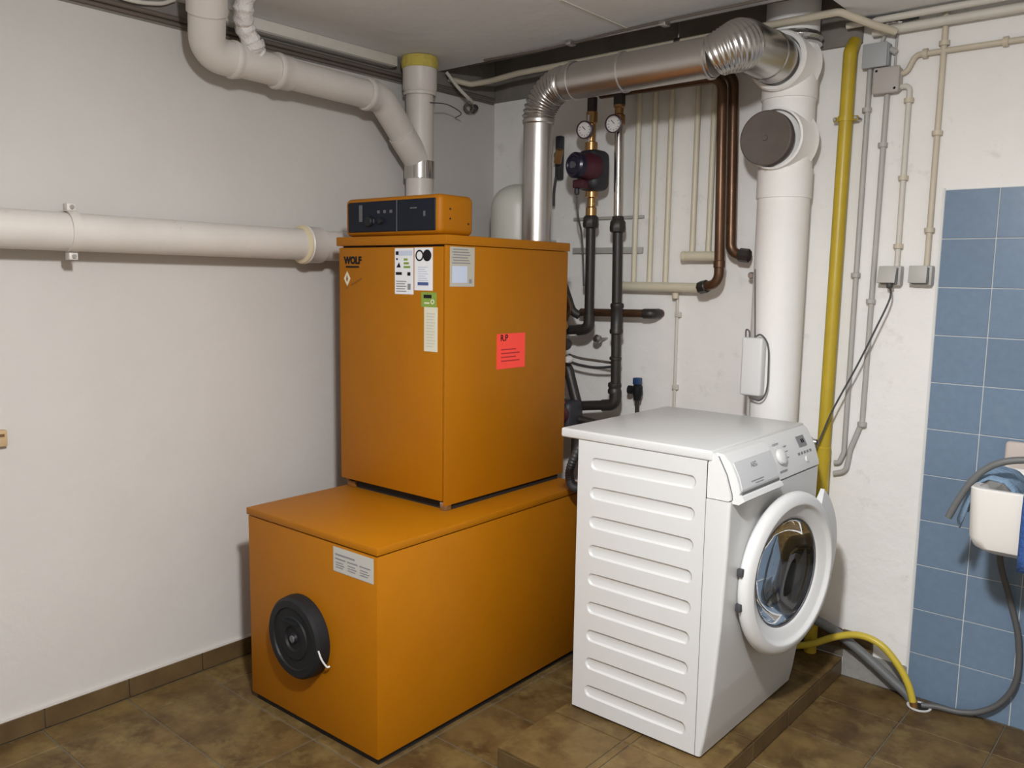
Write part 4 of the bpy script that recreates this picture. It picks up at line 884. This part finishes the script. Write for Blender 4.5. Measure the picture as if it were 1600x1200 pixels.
# control panel
bm = bm_new(); PZ0, PZ1 = 0.794, 0.914
prism(bm, [(WXS+0.002, PZ0), (1.650, PZ0), (1.655, PZ0+0.004), (1.653, 0.812), (1.637, 0.860), (1.612, 0.905), (1.601, PZ1), (WXS+0.002, PZ1)], WY0+0.001, WY1-0.001, 1)
ctl = obj('control_panel', bm, 'white_plastic', wm, angle=25)
dr = obj('detergent_drawer', prism(bm_new(), [(1.604, 0.914), (1.624, 0.913), (1.645, 0.893), (1.664, 0.856), (1.675, 0.820), (1.672, 0.812), (1.682, 0.808), (1.688, 0.798), (1.672, 0.786), (1.604, 0.788)], WY0+0.014, 2.238, 1), 'white_plastic', wm, angle=25)
nf = Vector((0.046, 0, 0.023)).normalized()      # drawer face normal
obj('drawer_fascia', prism(bm_new(), [(1.6470, 0.8925), (1.6655, 0.8565), (1.6757, 0.8235), (1.6735, 0.8230), (1.6625, 0.856), (1.6435, 0.892)], WY0+0.026, 2.232, 1), 'panel_white', dr)
obj('grip_shadow_gap', prism(bm_new(), [(1.668, 0.8110), (1.6765, 0.8105), (1.6772, 0.8180), (1.669, 0.8190)], WY0+0.024, 2.233, 1), 'seam_dark', dr)
obj('side_gap', prism(bm_new(), [(1.60, 0.796), (1.6558, 0.797), (1.6542, 0.812), (1.6382, 0.8605), (1.6132, 0.9055), (1.60, 0.909)], WY0+0.0095, WY0+0.0138, 1), 'seam_dark', dr)
# lettering on the fascia
def fascia_M(y, x, z, nx, nz):
    n_ = Vector((nx, 0, nz)).normalized(); r_ = Vector((0, 1, 0)); u_ = n_.cross(r_)
    return Matrix(((r_.x, u_.x, n_.x, x), (r_.y, u_.y, n_.y, y), (r_.z, u_.z, n_.z, z), (0, 0, 0, 1)))
o_ = text('maker_mark', 'AEG', 0.019, Matrix(), 'ink_grey', None, 0.0005)
o_.data.transform(wmat(dr).inverted() @ fascia_M(2.105, 1.6570, 0.874, 0.89, 0.46)); o_.parent = dr
def marks(name, items, x, z, nx, nz, m, parent):
    b = bm_new()
    for (y, v, w_, h_) in items:
        s0 = len(b.verts); q = bmesh.ops.create_cube(b, size=1.0)['verts']
        bmesh.ops.transform(b, matrix=fascia_M(0, x, z, nx, nz) @ Matrix.Translation((y, v, 0)) @ Matrix.Diagonal((w_, h_, 0.0012, 1)), verts=q)
    return obj(name, b, m, parent)
marks('drawer_print', [(2.10, 0.0, 0.075, 0.0025), (2.11, -0.007, 0.05, 0.002)], 1.6720, 0.8365, 0.955, 0.30, 'ink_grey', dr)
obj('program_dial', lathe(bm_new(), [(0.024, 0.0), (0.022, 0.009), (0.018, 0.012), (0, 0.013)], (1.6385, 2.325, 0.857), (0.91, 0, 0.42), 32), 'white_plastic', ctl)
marks('program_print', [(2.265, 0.026, 0.016, 0.002), (2.262, 0.010, 0.018, 0.002), (2.268, -0.008, 0.016, 0.002), (2.374, 0.026, 0.018, 0.002), (2.376, 0.010, 0.016, 0.002), (2.372, -0.008, 0.018, 0.002), (2.318, -0.040, 0.05, 0.003), (2.318, 0.040, 0.04, 0.002)], 1.6385, 0.857, 0.92, 0.38, 'ink_grey', ctl)
marks('display', [(2.500, 0.0, 0.056, 0.034)], 1.6285, 0.8790, 0.87, 0.48, 'ink_grey', ctl)
marks('display_digits', [(2.500, 0.0, 0.008, 0.012), (2.512, 0.0, 0.008, 0.012)], 1.6290, 0.8793, 0.87, 0.48, 'ink', ctl)
for k in range(5):
    marks('button', [(2.455+0.022*k, 0.0, 0.015, 0.008)], 1.6415, 0.8465, 0.93, 0.37, 'ink_grey' , ctl)
obj('start_button', lathe(bm_new(), [(0.010, 0), (0.009, 0.004), (0, 0.005)], (1.6485, 2.50, 0.826), (0.95, 0, 0.3), 20), 'white_plastic', ctl)

# ------------------------------------------------------------------ hoses on the floor, drain
hy = smoothpath([(1.520, 2.795, 0.090), (1.590, 2.80, 0.118), (1.665, 2.81, 0.163), (1.740, 2.815, 0.190), (1.812, 2.815, 0.178), (1.870, 2.815, 0.126), (1.907, 2.815, 0.066), (1.928, 2.815, -0.002)], 8)
yh = thing('yellow_hose', 'bright yellow hose arching from behind machine down into floor drain', 'hose', (1.928, 2.815, 0))
obj('hose', tube(bm_new(), hy, 0.0115, 14), 'hose_yellow', yh)
obj('end_ferrule', tube(bm_new(), [(1.9235, 2.815, 0.020), (1.929, 2.815, -0.002)], 0.0128, 14), 'brass', yh)
tag(obj('grey_hose', tube(bm_new(), smoothpath([(1.50, 2.66, 0.25), (1.555, 2.79, 0.218), (1.640, 2.832, 0.180), (1.720, 2.852, 0.130), (1.790, 2.855, 0.086), (1.850, 2.855, 0.047), (1.890, 2.854, 0.022), (1.913, 2.852, -0.002)], 8), 0.0165, 14), 'hose_grey'), 'thick grey drain hose sloping down the wall foot to floor drain', 'hose')
dn = thing('floor_drain', 'small white rimmed floor drain at the foot of blue tiles', 'drain', (1.935, 2.83, 0))
obj('rim', lathe(bm_new(), [(0.028, 0.0), (0.036, 0.0), (0.037, 0.003), (0.030, 0.004)], (1.938, 2.832, 0), (0, 0, 1), 28, closed=True), 'grout_light', dn)
obj('hole', lathe(bm_new(), [(0.029, 0.0012), (0, 0.0014)], (1.938, 2.832, 0), (0, 0, 1), 28), 'black_gap', dn)

# ------------------------------------------------------------------ sink, towel, cloth, hoses
SX0, SX1, SY0, SY1, SZ0, SZ1 = 2.098, 2.640, 2.475, 2.885, 0.640, 0.822
sk = thing('utility_sink', 'white ceramic utility sink mounted on the blue tiled wall', 'sink', ((SX0+SX1)/2, 2.89, SZ0))
def rrect(x0, x1, y0, y1, r, z, k=6):
    out = []
    for cx_, cy_, a0 in ((x1-r, y1-0.01, 0), (x0+r, y1-0.01, PI/2), (x0+r, y0+r, PI), (x1-r, y0+r, 1.5*PI)):
        rr = 0.01 if cy_ == y1-0.01 else r
        cx2 = cx_ if rr == r else (x1-0.01 if a0 == 0 else x0+0.01)
        for i in range(k+1):
            a = a0+PI/2*i/k; out.append((cx2+rr*math.cos(a), cy_+rr*math.sin(a), z))
    return out
bm = bm_new(); rings = []
for (ins, z, r_) in ((0.060, SZ0, 0.05), (0.030, SZ0+0.004, 0.05), (0.012, SZ0+0.018, 0.045), (0.004, SZ0+0.045, 0.035), (0.0, SZ1-0.02, 0.035), (0.0, SZ1-0.004, 0.035), (0.004, SZ1, 0.033), (0.018, SZ1, 0.028), (0.023, SZ1-0.006, 0.026), (0.040, SZ0+0.06, 0.04), (0.075, SZ0+0.030, 0.05)):
    rings.append([bm.verts.new(p_) for p_ in rrect(SX0+ins, SX1-ins, SY0+ins, SY1-min(ins, 0.05), r_, z)])
for a_, c_ in zip(rings, rings[1:]):
    for j in range(len(a_)): bm.faces.new((a_[j], a_[(j+1) % len(a_)], c_[(j+1) % len(a_)], c_[j]))
bm.faces.new(rings[0]); bm.faces.new(rings[-1])
obj('basin', bm, 'porcelain', sk)
obj('splash_back', box(bm_new(), SX0+0.01, SX1-0.01, 2.862, 2.8925, SZ1-0.03, 0.895, 0.012, 3), 'porcelain_warm', sk)
obj('waste_trap', tube(bm_new(), fillet([(2.37, 2.70, SZ0), (2.37, 2.70, 0.50), (2.37, 2.89, 0.48)], 0.04), 0.020, 14), 'white_pvc', sk)
# towel over the front rim
bm = bm_new(); prof = [(2.60, 0.72), (2.560, 0.80), (2.520, 0.832), (2.495, 0.836), (2.478, 0.832), (2.4665, 0.818), (2.463, 0.780), (2.461, 0.72), (2.462, 0.66), (2.464, 0.622)]
tx = [2.228+0.19*i/14 for i in range(15)]; G_ = []
for y_, z_ in prof:
    G_.append([bm.verts.new((x_, y_-0.004*abs(math.sin(i*1.1)), z_)) for i, x_ in enumerate(tx)])
for a_, c_ in zip(G_, G_[1:]):
    for j in range(14): bm.faces.new((a_[j], a_[j+1], c_[j+1], c_[j]))
o_ = obj('blue_towel', bm, 'towel_blue'); md = o_.modifiers.new('thickness', 'SOLIDIFY'); md.thickness = 0.004; md.offset = 0
tag(o_, 'deep blue towel hanging over the front of the sink', 'towel')
# pale blue cloth draped over the left rim
bm = bm_new(); prof = [(2.205, 0.790), (2.165, 0.835), (2.125, 0.846), (2.098, 0.838), (2.085, 0.806), (2.076, 0.768), (2.064, 0.722)]
G_ = []
for k, (x_, z_) in enumerate(prof):
    G_.append([bm.verts.new((x_+0.007*math.sin(j*1.3+k*0.4)-0.004*k*(j/10), 2.555+0.022*j, z_+0.006*math.sin(j*1.7)-0.006*k*abs(j-5)/5)) for j in range(11)])
for a_, c_ in zip(G_, G_[1:]):
    for j in range(10): bm.faces.new((a_[j], a_[j+1], c_[j+1], c_[j]))
o_ = obj('cleaning_cloth', bm, 'cloth_blue'); md = o_.modifiers.new('thickness', 'SOLIDIFY'); md.thickness = 0.004; md.offset = 0
tag(o_, 'pale blue cleaning cloth draped over the left sink rim', 'cloth')
tag(obj('rinse_hose', tube(bm_new(), smoothpath([(2.62, 2.60, 0.86), (2.40, 2.56, 0.90), (2.26, 2.55, 0.905), (2.165, 2.545, 0.890), (2.105, 2.545, 0.845), (2.066, 2.545, 0.775), (2.040, 2.545, 0.712)]), 0.0095, 12), 'hose_grey'), 'dark grey rinse hose lying across the sink with its end hanging left', 'hose')
tag(obj('floor_hose', tube(bm_new(), smoothpath([(2.135, 2.79, 0.645), (2.130, 2.82, 0.54), (2.158, 2.855, 0.42), (2.190, 2.868, 0.29), (2.193, 2.870, 0.16), (2.158, 2.868, 0.078), (2.105, 2.862, 0.032), (2.050, 2.855, 0.014), (1.985, 2.848, 0.011), (1.943, 2.836, 0.006)], 10), 0.0092, 12), 'cable_grey'), 'grey hose looping from under the sink down to the floor drain', 'hose')
